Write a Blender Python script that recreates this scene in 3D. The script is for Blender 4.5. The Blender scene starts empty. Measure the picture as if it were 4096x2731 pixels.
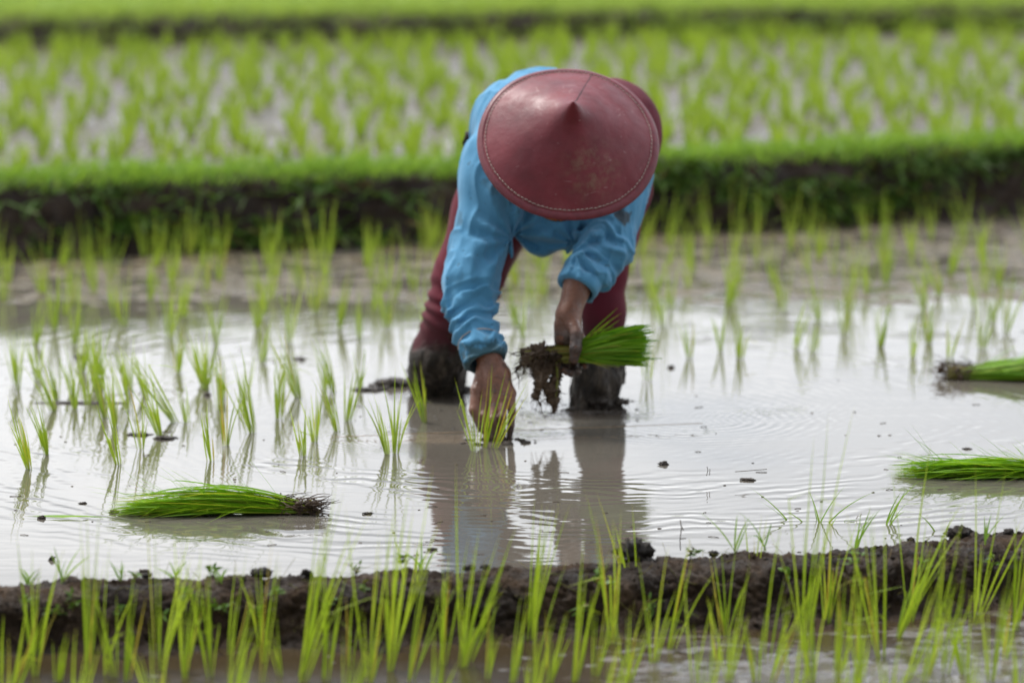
import bpy, math, random
import numpy as np
from mathutils import Vector, Matrix

random.seed(7)
RNG = np.random.default_rng(11)
scene = bpy.context.scene
COL = scene.collection
D2R = math.radians

# ------------------------------------------------------------------ camera
CAM = np.array([0.0, -9.92, 1.75])
PITCH = D2R(9.1)
FPX = 16300.0                      # focal length in pixels of the 4096-wide photograph
cam_d = bpy.data.cameras.new("camera")
cam = bpy.data.objects.new("camera", cam_d)
COL.objects.link(cam)
cam.location = CAM
cam.rotation_euler = (math.pi / 2 - PITCH, 0, 0)
cam_d.sensor_width = 36.0
cam_d.lens = FPX / 4096 * 36.0
cam_d.clip_start = 0.1
cam_d.clip_end = 3000
cam_d.dof.use_dof = True
cam_d.dof.focus_distance = 8.88
cam_d.dof.aperture_fstop = 2.25
scene.camera = cam

# ------------------------------------------------------------------ world, sun, exposure
SUN_EL, SUN_AZ = D2R(56), D2R(-48)          # azimuth from +Y (behind the person) towards +X
world = bpy.data.worlds.new("World")
scene.world = world
world.use_nodes = True
wn = world.node_tree.nodes; wl = world.node_tree.links
wn.clear()
w_out = wn.new("ShaderNodeOutputWorld"); w_bg = wn.new("ShaderNodeBackground")
sky = wn.new("ShaderNodeTexSky"); sky.sky_type = 'NISHITA'; sky.sun_disc = False
sky.sun_elevation = SUN_EL; sky.sun_rotation = SUN_AZ
sky.dust_density = 4.0; sky.air_density = 1.0
hsv = wn.new("ShaderNodeHueSaturation"); hsv.inputs['Saturation'].default_value = 0.25
tc = wn.new("ShaderNodeTexCoord"); sep = wn.new("ShaderNodeSeparateXYZ")
mapn = wn.new("ShaderNodeMapping"); mapn.inputs['Scale'].default_value = (1.4, 1.4, 6.5)
nz = wn.new("ShaderNodeTexNoise"); nz.inputs['Scale'].default_value = 2.2; nz.inputs['Detail'].default_value = 6
nz.inputs['Roughness'].default_value = 0.55
cr = wn.new("ShaderNodeValToRGB")
cr.color_ramp.elements[0].position = 0.34; cr.color_ramp.elements[0].color = (0.62, 0.645, 0.68, 1)
cr.color_ramp.elements[1].position = 0.66; cr.color_ramp.elements[1].color = (1.0, 1.0, 1.0, 1)
hor = wn.new("ShaderNodeValToRGB")          # the overcast deck: bright low down, greyer higher up
e = hor.color_ramp.elements
e[0].position = 0.0; e[0].color = (1.0, 1.0, 1.0, 1)
e[1].position = 1.0; e[1].color = (0.78, 0.80, 0.83, 1)
for p_, c_ in ((0.10, (1.0, 1.0, 1.0, 1)), (0.20, (1.0, 1.0, 1.0, 1)), (0.27, (0.50, 0.53, 0.57, 1)), (0.55, (0.66, 0.69, 0.73, 1))):
    k = e.new(p_); k.color = c_
mul = wn.new("ShaderNodeMixRGB"); mul.blend_type = 'MULTIPLY'; mul.inputs[0].default_value = 1.0
sc_ = wn.new("ShaderNodeMixRGB"); sc_.blend_type = 'MULTIPLY'; sc_.inputs[0].default_value = 1.0
sc_.inputs[2].default_value = (12.8, 13.05, 13.4, 1)
mixw = wn.new("ShaderNodeMixRGB"); mixw.inputs[0].default_value = 0.82
wl.new(tc.outputs['Generated'], mapn.inputs['Vector']); wl.new(mapn.outputs[0], nz.inputs['Vector'])
wl.new(nz.outputs['Fac'], cr.inputs[0]); wl.new(tc.outputs['Generated'], sep.inputs[0])
wl.new(sep.outputs['Z'], hor.inputs[0])
wl.new(cr.outputs[0], mul.inputs[1]); wl.new(hor.outputs[0], mul.inputs[2])
azr = wn.new("ShaderNodeMapRange"); azr.interpolation_type = 'SMOOTHSTEP'   # sky dimmed behind the camera, added to weaken the frontal light
azr.inputs[1].default_value = -0.75; azr.inputs[2].default_value = 0.35; azr.inputs[3].default_value = 0.36; azr.inputs[4].default_value = 1.0
wl.new(sep.outputs['Y'], azr.inputs[0])
azm = wn.new("ShaderNodeMixRGB"); azm.blend_type = 'MULTIPLY'; azm.inputs[0].default_value = 1.0
wl.new(mul.outputs[0], azm.inputs[1]); wl.new(azr.outputs[0], azm.inputs[2])
wl.new(azm.outputs[0], sc_.inputs[1])
wl.new(sky.outputs[0], hsv.inputs['Color']); wl.new(hsv.outputs[0], mixw.inputs[1]); wl.new(sc_.outputs[0], mixw.inputs[2])
wl.new(mixw.outputs[0], w_bg.inputs['Color']); w_bg.inputs['Strength'].default_value = 0.1
wl.new(w_bg.outputs[0], w_out.inputs[0])

sun_d = bpy.data.lights.new("sun", 'SUN'); sun_d.energy = 1.5; sun_d.angle = D2R(14); sun_d.color = (1.0, 0.965, 0.91)
sun = bpy.data.objects.new("sun", sun_d); COL.objects.link(sun)
sd = Vector((math.sin(SUN_AZ) * math.cos(SUN_EL), math.cos(SUN_AZ) * math.cos(SUN_EL), math.sin(SUN_EL)))
sun.rotation_euler = sd.to_track_quat('Z', 'Y').to_euler()
scene.view_settings.view_transform = 'Standard'
scene.view_settings.look = 'None'
scene.view_settings.exposure = 1.0
scene.view_settings.gamma = 1.0
scene.render.engine = 'CYCLES'
scene.cycles.use_denoising = True
scene.cycles.max_bounces = 6
scene.cycles.transparent_max_bounces = 4

# ------------------------------------------------------------------ helpers
CP, SP = math.cos(PITCH), math.sin(PITCH)
def at(px, py, Y):
    """world point on the vertical plane y=Y seen at photo pixel (px, py)"""
    u = (px - 2048.0) / FPX; v = (1365.5 - py) / FPX
    d = np.array([u, CP + v * SP, -SP + v * CP])
    return CAM + d * ((Y - CAM[1]) / d[1])
def gp(px, py, z=0.0):
    """world point on the level z seen at photo pixel"""
    u = (px - 2048.0) / FPX; v = (1365.5 - py) / FPX
    d = np.array([u, CP + v * SP, -SP + v * CP])
    return CAM + d * ((z - CAM[2]) / d[2])
def to_px(p):
    q = np.asarray(p, float) - CAM
    depth = q[1] * CP - q[2] * SP; up = q[1] * SP + q[2] * CP
    return 2048 + FPX * q[0] / depth, 1365.5 - FPX * up / depth

_perm = np.random.default_rng(3).permutation(256).astype(np.int32)
_perm = np.concatenate([_perm, _perm, _perm])
_grad = np.random.default_rng(4).normal(size=(256, 3)).astype(np.float32)
_grad /= np.linalg.norm(_grad, axis=1)[:, None]
def noise3(p):
    p = np.asarray(p, np.float32)
    pi = np.floor(p).astype(np.int32); pf = p - pi; pi &= 255
    u = pf * pf * pf * (pf * (pf * 6 - 15) + 10)
    out = 0
    for dx in (0, 1):
        wx = u[..., 0] if dx else 1 - u[..., 0]
        a = _perm[pi[..., 0] + dx]
        for dy in (0, 1):
            wy = u[..., 1] if dy else 1 - u[..., 1]
            b = _perm[a + ((pi[..., 1] + dy) & 255)]
            for dz in (0, 1):
                wz = u[..., 2] if dz else 1 - u[..., 2]
                g = _grad[_perm[b + ((pi[..., 2] + dz) & 255)] & 255]
                out = out + wx * wy * wz * (g[..., 0] * (pf[..., 0] - dx) + g[..., 1] * (pf[..., 1] - dy) + g[..., 2] * (pf[..., 2] - dz))
    return out
def fbm(p, octv=4, gain=0.5):
    s = 0; a = 1.0; p = np.asarray(p, np.float32)
    for i in range(octv):
        s = s + a * noise3(p + 17.3 * i); p = p * 2.03; a *= gain
    return s

def mesh_obj(name, verts, faces, mat, parent=None, smooth=True, attrs=None, matrix=None):
    me = bpy.data.meshes.new(name)
    verts = np.asarray(verts, np.float32)
    if matrix is not None:
        verts = (verts - np.asarray(matrix, np.float32))
    if isinstance(faces, np.ndarray):
        n, k = faces.shape
        me.vertices.add(len(verts)); me.vertices.foreach_set("co", verts.ravel())
        me.loops.add(n * k); me.loops.foreach_set("vertex_index", faces.astype(np.int32).ravel())
        me.polygons.add(n); me.polygons.foreach_set("loop_start", np.arange(0, n * k, k, dtype=np.int32))
        me.polygons.foreach_set("loop_total", np.full(n, k, np.int32))
        me.update(calc_edges=True)
    else:
        me.from_pydata(verts.tolist(), [], faces)
    if smooth:
        me.polygons.foreach_set("use_smooth", np.ones(len(me.polygons), bool))
    for an, av in (attrs or {}).items():
        a = me.attributes.new(an, 'FLOAT', 'POINT'); a.data.foreach_set("value", np.asarray(av, np.float32))
    me.validate(); me.update()
    me.materials.append(mat)
    o = bpy.data.objects.new(name, me); COL.objects.link(o)
    if matrix is not None:
        o.location = [float(v) for v in matrix]
    if parent is not None:
        o.parent = parent
        if matrix is None:
            o.matrix_parent_inverse = Matrix.Translation(-Vector(root_loc(parent)))
    return o
def root_loc(o):
    v = Vector((0, 0, 0))
    while o is not None:
        v += o.location if o.parent is None or o.matrix_parent_inverse == Matrix.Identity(4) else Vector((0, 0, 0))
        o = o.parent
    return v
def empty(name, loc):
    o = bpy.data.objects.new(name, None); COL.objects.link(o); o.location = [float(v) for v in loc]
    o.empty_display_size = 0.1
    return o
def tag(o, label=None, cat=None, group=None, kind=None):
    if label: o['label'] = label
    if cat: o['category'] = cat
    if group: o['group'] = group
    if kind: o['kind'] = kind
    return o
def child(name, verts, faces, mat, parent, attrs=None, smooth=True):
    """a part given in world coordinates; parents are only translated"""
    off = Vector((0, 0, 0)); q = parent
    while q is not None:
        off += q.location; q = q.parent
    o = mesh_obj(name, np.asarray(verts, float) - np.array(off), faces, mat, smooth=smooth, attrs=attrs)
    o.parent = parent
    return o

class MB:
    """collects ribbons, tubes and blobs into one mesh"""
    def __init__(s): s.v = []; s.f = []; s.t = []; s.a = []; s.n = 0
    def add(s, v, f, tint=0.5, along=0.5):
        v = np.asarray(v, float); s.v.append(v)
        s.f += [tuple(int(i) + s.n for i in q) for q in f]
        s.t.append(np.full(len(v), tint) if np.isscalar(tint) else tint)
        s.a.append(np.full(len(v), along) if np.isscalar(along) else along)
        s.n += len(v)
    def ribbon(s, pts, w, side, fold=0.3, tint=0.5, a0=0.0, a1=1.0):
        """pts (n,3), w (n) half widths; a folded leaf blade"""
        pts = np.asarray(pts, float); n = len(pts)
        tan = np.gradient(pts, axis=0); tan /= np.linalg.norm(tan, axis=1)[:, None] + 1e-9
        side = np.asarray(side, float)
        sv = side - tan * (tan @ side)[:, None]; sv /= np.linalg.norm(sv, axis=1)[:, None] + 1e-9
        nv = np.cross(tan, sv); w = np.asarray(w)[:, None]
        L = pts + sv * w + nv * w * fold; R = pts - sv * w + nv * w * fold
        v = np.empty((n * 3, 3)); v[0::3] = L; v[1::3] = pts; v[2::3] = R
        f = []
        for i in range(n - 1):
            f += [(3 * i, 3 * i + 1, 3 * i + 4, 3 * i + 3), (3 * i + 1, 3 * i + 2, 3 * i + 5, 3 * i + 4)]
        s.add(v, f, tint, np.repeat(np.linspace(a0, a1, n), 3))
    def tube(s, pts, r, k=5, tint=0.5):
        pts = np.asarray(pts, float); n = len(pts); r = np.broadcast_to(r, n)
        tan = np.gradient(pts, axis=0); tan /= np.linalg.norm(tan, axis=1)[:, None] + 1e-9
        ref = np.array([0.31, 0.2, 0.93]) if abs(tan[0] @ np.array([0.31, 0.2, 0.93])) < 0.9 else np.array([1.0, 0, 0])
        a = np.cross(tan, ref); a /= np.linalg.norm(a, axis=1)[:, None] + 1e-9; b = np.cross(tan, a)
        v = np.concatenate([pts[:, None] + (a[:, None] * math.cos(2 * math.pi * j / k) + b[:, None] * math.sin(2 * math.pi * j / k)) * r[:, None, None] for j in range(k)], axis=1).reshape(-1, 3)
        f = [(i * k + j, i * k + (j + 1) % k, (i + 1) * k + (j + 1) % k, (i + 1) * k + j) for i in range(n - 1) for j in range(k)]
        f += [tuple(range(k))[::-1], tuple((n - 1) * k + j for j in range(k))]
        s.add(v, f, tint, np.repeat(np.linspace(0, 1, n), k))
    def blob(s, c, r, seed=0, amp=0.35, freq=1.6, seg=14, ring=9, tint=0.5):
        c = np.asarray(c, float); r = np.asarray(r, float) * np.ones(3)
        th = np.linspace(0, math.pi, ring + 1); ph = np.arange(seg) / seg * 2 * math.pi
        d = [np.array([[0, 0, 1.0]])] + [np.stack([math.sin(t) * np.cos(ph), math.sin(t) * np.sin(ph), np.full(seg, math.cos(t))], 1) for t in th[1:-1]] + [np.array([[0, 0, -1.0]])]
        d = np.concatenate(d)
        k = 1 + amp * fbm(d * freq + seed * 7.31, 4, 0.6) * 1.6
        v = c + d * k[:, None] * r
        f = [(0, 1 + j, 1 + (j + 1) % seg) for j in range(seg)]
        for i in range(ring - 2):
            a = 1 + i * seg; b = a + seg
            f += [(a + j, b + j, b + (j + 1) % seg, a + (j + 1) % seg) for j in range(seg)]
        a = 1 + (ring - 2) * seg; last = len(d) - 1
        f += [(a + (j + 1) % seg, a + j, last) for j in range(seg)]
        s.add(v, f, tint)
    def make(s, name, mat, parent=None, smooth=True, origin=None):
        v = np.concatenate(s.v); at_ = {'tint': np.concatenate(s.t), 'along': np.concatenate(s.a)}
        if parent is not None:
            return child(name, v, s.f, mat, parent, at_, smooth)
        return mesh_obj(name, v, s.f, mat, None, smooth, at_, matrix=origin)

# ------------------------------------------------------------------ materials
def new_mat(name):
    m = bpy.data.materials.new(name); m.use_nodes = True
    nt = m.node_tree; nt.nodes.clear()
    out = nt.nodes.new("ShaderNodeOutputMaterial"); b = nt.nodes.new("ShaderNodeBsdfPrincipled")
    nt.links.new(b.outputs[0], out.inputs[0])
    return m, nt, b, out
class NT:
    def __init__(s, nt): s.nt = nt
    def n(s, t, **kw):
        x = s.nt.nodes.new(t)
        for k, v in kw.items():
            if k in x.inputs: x.inputs[k].default_value = v
            else: setattr(x, k, v)
        return x
    def l(s, a, b): s.nt.links.new(a, b)
    def math(s, op, a, b=None, c=None, clamp=False):
        x = s.nt.nodes.new("ShaderNodeMath"); x.operation = op; x.use_clamp = clamp
        for i, v in enumerate((a, b, c)):
            if v is None: continue
            if isinstance(v, (int, float)): x.inputs[i].default_value = v
            else: s.l(v, x.inputs[i])
        return x.outputs[0]
    def noise(s, vec, scale, detail=4, rough=0.5, sx=(1, 1, 1), loc=(0, 0, 0)):
        m = s.n("ShaderNodeMapping"); m.inputs['Scale'].default_value = sx; m.inputs['Location'].default_value = loc
        s.l(vec, m.inputs['Vector'])
        x = s.n("ShaderNodeTexNoise"); x.inputs['Scale'].default_value = scale; x.inputs['Detail'].default_value = detail; x.inputs['Roughness'].default_value = rough
        s.l(m.outputs[0], x.inputs['Vector']); return x.outputs['Fac']
    def ramp(s, fac, stops):
        r = s.n("ShaderNodeValToRGB"); el = r.color_ramp.elements
        el[0].position = stops[0][0]; el[0].color = (*stops[0][1], 1); el[1].position = stops[-1][0]; el[1].color = (*stops[-1][1], 1)
        for p, c in stops[1:-1]:
            k = el.new(p); k.color = (*c, 1)
        s.l(fac, r.inputs[0]); return r.outputs[0]
    def smooth(s, v, a, b, lo=0.0, hi=1.0):
        x = s.n("ShaderNodeMapRange"); x.interpolation_type = 'SMOOTHSTEP'
        s.l(v, x.inputs[0])
        for i, q in zip((1, 2, 3, 4), (a, b, lo, hi)): x.inputs[i].default_value = q
        return x.outputs[0]
    def mix(s, fac, a, b, mode='MIX'):
        x = s.n("ShaderNodeMixRGB"); x.blend_type = mode
        for i, v in enumerate((fac, a, b)):
            if isinstance(v, (int, float)): x.inputs[i].default_value = v
            elif isinstance(v, tuple): x.inputs[i].default_value = (*v, 1)
            else: s.l(v, x.inputs[i])
        return x.outputs[0]
    def bump(s, h, bsdf, strength=1.0, dist=1.0):
        x = s.n("ShaderNodeBump"); x.inputs['Strength'].default_value = strength; x.inputs['Distance'].default_value = dist
        s.l(h, x.inputs['Height']); s.l(x.outputs[0], bsdf.inputs['Normal']); return x
    def pos(s): return s.n("ShaderNodeNewGeometry").outputs['Position']

def leaf_mat(name, dark, light, yellow, tip_age=0.35, base=(0.16, 0.2, 0.05), trans=0.42):
    m, nt, b, out = new_mat(name); N = NT(nt)
    ti = N.n("ShaderNodeAttribute", attribute_name='tint').outputs['Fac']
    al = N.n("ShaderNodeAttribute", attribute_name='along').outputs['Fac']
    oi = N.n("ShaderNodeObjectInfo").outputs['Random']
    t2 = N.math('ADD', N.math('MULTIPLY', ti, 0.75), N.math('MULTIPLY', oi, 0.25))
    c = N.ramp(t2, [(0.0, dark), (0.55, tuple((d + l) / 2 for d, l in zip(dark, light))), (1.0, light)])
    old = N.smooth(ti, 0.86, 0.99)                                     # a few blades are yellowed all over
    tip = N.math('MULTIPLY', N.smooth(al, 0.86, 1.0), tip_age)
    c = N.mix(N.math('MAXIMUM', N.math('MULTIPLY', old, 0.7), tip), c, yellow)
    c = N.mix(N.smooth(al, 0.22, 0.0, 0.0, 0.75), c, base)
    st = N.noise(N.pos(), 260, 3, 0.6, (1, 1, 0.06))
    c = N.mix(0.3, c, N.ramp(st, [(0.3, (0.55, 0.55, 0.55)), (0.7, (1.25, 1.25, 1.25))]), 'MULTIPLY')
    N.l(c, b.inputs['Base Color']); b.inputs['Roughness'].default_value = 0.42
    b.inputs['Specular IOR Level'].default_value = 0.35
    tr = N.n("ShaderNodeBsdfTranslucent"); N.l(N.mix(1.0, c, (1.15, 1.1, 0.55), 'MULTIPLY'), tr.inputs['Color'])
    mx = N.n("ShaderNodeMixShader"); mx.inputs[0].default_value = trans
    N.l(b.outputs[0], mx.inputs[1]); N.l(tr.outputs[0], mx.inputs[2]); N.l(mx.outputs[0], out.inputs[0])
    return m
M = {}
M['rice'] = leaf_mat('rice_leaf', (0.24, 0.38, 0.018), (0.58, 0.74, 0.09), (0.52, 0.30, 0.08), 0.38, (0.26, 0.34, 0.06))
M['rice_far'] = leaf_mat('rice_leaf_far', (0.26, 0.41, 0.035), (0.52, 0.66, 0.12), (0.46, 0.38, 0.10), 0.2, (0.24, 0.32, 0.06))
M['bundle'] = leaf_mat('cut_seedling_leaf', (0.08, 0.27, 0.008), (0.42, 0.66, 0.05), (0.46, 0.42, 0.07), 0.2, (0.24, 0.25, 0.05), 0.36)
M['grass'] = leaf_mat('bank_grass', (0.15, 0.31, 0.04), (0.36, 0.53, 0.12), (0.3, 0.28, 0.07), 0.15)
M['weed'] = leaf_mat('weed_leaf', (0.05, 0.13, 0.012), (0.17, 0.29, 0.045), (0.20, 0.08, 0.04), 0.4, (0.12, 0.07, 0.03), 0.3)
M['grass_far'] = leaf_mat('far_terrace_grass', (0.24, 0.38, 0.07), (0.50, 0.62, 0.20), (0.4, 0.38, 0.12), 0.15)
M['stem'] = leaf_mat('pale_stem', (0.16, 0.19, 0.03), (0.36, 0.32, 0.07), (0.32, 0.2, 0.06), 0.0, (0.13, 0.09, 0.04), 0.2)

def mud_mat(name, dark, mid, light, gloss=0.45, bump=0.004):
    m, nt, b, out = new_mat(name); N = NT(nt); P = N.pos()
    a = N.noise(P, 9, 6, 0.6); f = N.noise(P, 120, 4, 0.65)
    c = N.ramp(a, [(0.32, dark), (0.5, mid), (0.72, light)])
    c = N.mix(0.6, c, N.ramp(f, [(0.3, (0.55, 0.55, 0.55)), (0.7, (1.5, 1.45, 1.4))]), 'MULTIPLY')
    N.l(c, b.inputs['Base Color'])
    N.l(N.smooth(N.noise(P, 22, 4), 0.35, 0.65, gloss - 0.2, gloss + 0.3), b.inputs['Roughness'])
    b.inputs['Specular IOR Level'].default_value = 0.28
    h = N.math('ADD', N.math('MULTIPLY', f, bump), N.math('MULTIPLY', N.noise(P, 420, 3, 0.6), bump * 0.35))
    N.bump(h, b, 0.9, 1.0)
    return m
M['ridge'] = mud_mat('ridge_mud', (0.009, 0.005, 0.0028), (0.031, 0.0180, 0.0095), (0.100, 0.064, 0.038), 0.68, 0.012)
M['clod'] = mud_mat('clod_mud', (0.012, 0.010, 0.008), (0.028, 0.023, 0.019), (0.06, 0.05, 0.042), 0.6)
M['bank'] = mud_mat('bank_soil', (0.014, 0.0095, 0.007), (0.034, 0.023, 0.017), (0.075, 0.053, 0.040), 0.75)
M['wetmud'] = mud_mat('wet_mud', (0.022, 0.016, 0.012), (0.048, 0.037, 0.029), (0.10, 0.08, 0.064), 0.34, 0.004)
M['root'] = mud_mat('root_mud', (0.022, 0.014, 0.008), (0.075, 0.048, 0.029), (0.19, 0.135, 0.09), 0.5, 0.003)

# ground: mud in the paddies, green beyond the second bank
m, nt, b, out = new_mat('paddy_ground'); N = NT(nt); P = N.pos(); M['ground'] = m
sx = N.n("ShaderNodeSeparateXYZ"); N.l(P, sx.inputs[0])
c = N.ramp(N.noise(P, 7, 6, 0.6), [(0.3, (0.040, 0.028, 0.018)), (0.55, (0.095, 0.071, 0.048)), (0.75, (0.17, 0.135, 0.098))])
g = N.ramp(N.noise(P, 3, 5, 0.6), [(0.3, (0.14, 0.22, 0.04)), (0.7, (0.28, 0.38, 0.09))])
c = N.mix(N.smooth(sx.outputs['Y'], 8.6, 9.2), c, g)
c = N.mix(N.math('MULTIPLY', N.smooth(sx.outputs['Y'], 0.9, 1.6), N.smooth(sx.outputs['Y'], 3.3, 3.0, 0.0, 0.6)), c, (0.150, 0.115, 0.062))
far_k = N.smooth(sx.outputs['Y'], 8.4, 8.9)
c = N.mix(N.smooth(sx.outputs['Y'], -1.3, -1.7, 0.0, 0.8), c, N.ramp(N.noise(P, 12, 5, 0.6), [(0.3, (0.028, 0.018, 0.010)), (0.7, (0.12, 0.085, 0.052))]))
N.l(N.math('MULTIPLY', N.smooth(sx.outputs['Y'], -1.2, -1.6, 0.0, 0.85), N.math('SUBTRACT', 1.0, far_k)), b.inputs['Coat Weight']); b.inputs['Coat Roughness'].default_value = 0.06; b.inputs['Coat IOR'].default_value = 1.33
N.l(c, b.inputs['Base Color']); N.l(N.math('MAXIMUM', N.smooth(N.noise(P, 14, 4), 0.4, 0.6, 0.14, 0.5), N.math('MULTIPLY', far_k, 0.95)), b.inputs['Roughness'])
N.l(N.math('SUBTRACT', 0.5, N.math('MULTIPLY', far_k, 0.45)), b.inputs['Specular IOR Level'])
N.bump(N.math('ADD', N.math('MULTIPLY', N.noise(P, 60, 4, 0.6), 0.006), N.math('MULTIPLY', N.noise(P, 250, 3, 0.6), 0.0015)), b, 0.8, 1.0)

def water_mat(name, tint_a, tint_b, rings=(), churn=(), base_amp=1.0, fine=0.0, plume=None):
    """turbid opaque water; heights are in metres"""
    m, nt, b, out = new_mat(name); N = NT(nt); P = N.pos()
    sx = N.n("ShaderNodeSeparateXYZ"); N.l(P, sx.inputs[0]); X, Y = sx.outputs['X'], sx.outputs['Y']
    def dist(cx, cy, ax=1.0, ay=1.0):
        return N.math('SQRT', N.math('ADD', N.math('POWER', N.math('MULTIPLY', N.math('SUBTRACT', X, cx), 1 / ax), 2), N.math('POWER', N.math('MULTIPLY', N.math('SUBTRACT', Y, cy), 1 / ay), 2)))
    wob = N.noise(P, 3.5, 3, 0.5)
    # slow long swell and faint wind ripples
    h = N.math('MULTIPLY', N.math('SUBTRACT', N.noise(P, 3.2, 3, 0.5, (0.5, 1.7, 1)), 0.5), 0.0008 * base_amp)
    h = N.math('ADD', h, N.math('MULTIPLY', N.math('SUBTRACT', N.noise(P, 16, 3, 0.5, (0.35, 1.6, 1)), 0.5), 0.00030 * base_amp))
    for (cx, cy, wl_, amp, r0, r1, wobk) in rings:
        d = dist(cx, cy); dd = N.math('ADD', d, N.math('MULTIPLY', wob, wobk))
        s_ = N.math('SINE', N.math('MULTIPLY', dd, 2 * math.pi / wl_))
        mk = N.math('MULTIPLY', N.smooth(d, r0, r0 + (r1 - r0) * 0.25), N.smooth(d, r1, r0 + (r1 - r0) * 0.45))
        pt = N.smooth(N.noise(P, 2.6, 2, 0.5, (1, 1, 1), (cx * 3, cy, 0)), 0.38, 0.62)
        h = N.math('ADD', h, N.math('MULTIPLY', N.math('MULTIPLY', s_, amp), N.math('MULTIPLY', mk, pt)))
    cm = None
    for (cx, cy, ax, ay, amp) in churn:
        k = N.math('MULTIPLY', N.smooth(dist(cx, cy, ax, ay), 1.0, 0.35), amp)
        cm = k if cm is None else N.math('MAXIMUM', cm, k)
    if cm is not None:
        ch = N.math('SUBTRACT', N.noise(P, 30, 3, 0.5, (0.6, 1.4, 1)), 0.5)
        h = N.math('ADD', h, N.math('MULTIPLY', ch, cm))
    if fine:
        h = N.math('ADD', h, N.math('MULTIPLY', N.math('SUBTRACT', N.noise(P, 45, 5, 0.7), 0.5), fine))
    c = N.ramp(N.noise(P, 1.6, 5, 0.6), [(0.3, tint_a), (0.7, tint_b)])
    if plume:
        for (cx, cy, ax, ay, col, k) in plume:
            pm = N.math('MULTIPLY', N.smooth(N.math('ADD', dist(cx, cy, ax, ay), N.math('MULTIPLY', N.math('SUBTRACT', N.noise(P, 9, 4, 0.6), 0.5), 0.9)), 1.0, 0.45), k)
            c = N.mix(pm, c, col)
    N.l(c, b.inputs['Base Color']); b.inputs['Roughness'].default_value = 0.03; b.inputs['IOR'].default_value = 1.385
    N.bump(h, b, 1.0, 1.0)
    return m
ring_c = gp(2880, 1690); hand_c = gp(1960, 1745); leg_c = gp(2380, 1640); lleg_c = gp(1760, 1560)
M['water'] = water_mat('paddy_water', (0.105, 0.092, 0.074), (0.142, 0.126, 0.103),
    rings=[(ring_c[0] - 0.05, ring_c[1] + 0.02, 0.030, 0.00025, 0.03, 0.42, 0.07),
           (ring_c[0] + 0.16, ring_c[1] + 0.05, 0.019, 0.00015, 0.0, 0.30, 0.04),
           (hand_c[0] - 0.2, hand_c[1] - 0.02, 0.018, 0.00018, 0.02, 0.34, 0.04),
           (leg_c[0], leg_c[1] + 0.05, 0.060, 0.00042, 0.7, 2.3, 0.26),
           (leg_c[0], leg_c[1] + 0.2, 0.026, 0.00009, 0.08, 1.0, 0.12),
           (hand_c[0], hand_c[1] + 0.1, 0.040, 0.00009, 0.35, 1.9, 0.15)],
    churn=[(hand_c[0] - 0.02, hand_c[1] + 0.05, 0.33, 0.16, 0.0035), (leg_c[0] - 0.05, leg_c[1] - 0.09, 0.26, 0.14, 0.0048),
           (leg_c[0] - 0.2, leg_c[1] - 0.12, 0.24, 0.16, 0.0042), (lleg_c[0] + 0.02, lleg_c[1] - 0.12, 0.22, 0.14, 0.0040)],
    plume=[(hand_c[0] - 0.02, hand_c[1] - 0.03, 0.33, 0.09, (0.20, 0.16, 0.12), 0.8), (leg_c[0], leg_c[1] - 0.05, 0.22, 0.10, (0.06, 0.045, 0.034), 0.85),
           (lleg_c[0] + 0.05, lleg_c[1] - 0.1, 0.22, 0.14, (0.06, 0.045, 0.034), 0.85)])
M['water_low'] = water_mat('lower_paddy_water', (0.034, 0.023, 0.010), (0.070, 0.050, 0.026), base_amp=1.3, fine=0.0016)
M['water_up'] = water_mat('upper_paddy_water', (0.10, 0.085, 0.07), (0.15, 0.13, 0.11), base_amp=1.0, fine=0.0010)

# ------------------------------------------------------------------ setting: terrain
def grade(*segs):
    """concatenate (start, stop, step) runs"""
    out = []
    for a, b_, s in segs:
        n = max(1, int(round((b_ - a) / s))); out += list(a + (b_ - a) * np.arange(n) / n)
    return np.array(out + [segs[-1][1]])
def grid_faces(nx, ny):
    i = np.arange(nx - 1)[:, None] * ny + np.arange(ny - 1)[None]
    return np.stack([i, i + ny, i + ny + 1, i + 1], -1).reshape(-1, 4)
def ridge_back(x):  # where the ridge's crest meets the big paddy
    return -1.935 + 0.03 * np.clip(-x, 0, 2) + 0.24 * np.clip(x, -2.5, 2.5) + 0.08 * np.clip(x, -2.5, 2.5) ** 2 * np.where(x > 0, 1, 0.9) + 0.012 * np.sin(x * 7)
def bank1_foot(x): return 3.06 + 0.32 * np.clip(x, -3, 3) + 0.07 * np.clip(x, -3, 3) ** 2 * 0.3 + 0.02 * np.sin(x * 5)
def bank2_foot(x): return 8.45 + 0.18 * np.clip(x, -4, 4) + 0.03 * np.sin(x * 4)
xs = grade((-400, -40, 60), (-40, -6, 3), (-6, -1.75, 0.12), (-1.75, 1.75, 0.011), (1.75, 6, 0.12), (6, 40, 3), (40, 400, 60))
ys = grade((-60, -8, 4), (-8, -3, 0.3), (-3, -1.5, 0.010), (-1.5, 3.6, 0.013), (3.6, 9, 0.03), (9, 12, 0.12), (12, 40, 2), (40, 700, 40))
GX, GY = np.meshgrid(xs, ys, indexing='ij')
P3 = np.stack([GX, GY, np.zeros_like(GX)], -1)
n_lo = fbm(P3 * 2.3, 3); n_mid = fbm(P3 * np.array([7, 9, 1]) + 5, 4); n_hi = fbm(P3 * np.array([24, 34, 1]) + 9, 3)
rb = ridge_back(GX); f1 = bank1_foot(GX); f2 = bank2_foot(GX)
low = -0.0885 + 0.0055 * np.clip((GX + 0.1) / 0.4, 0, 1) + 0.008 * n_mid + 0.008 * n_hi + 0.003 * n_lo
t_far = np.clip((GY - 0.9) / 0.9, 0, 1); t_left = np.clip((-0.2 - GX) / 0.8, 0, 1) * np.clip((GY + 0.35) / 0.5, 0, 1)
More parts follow.
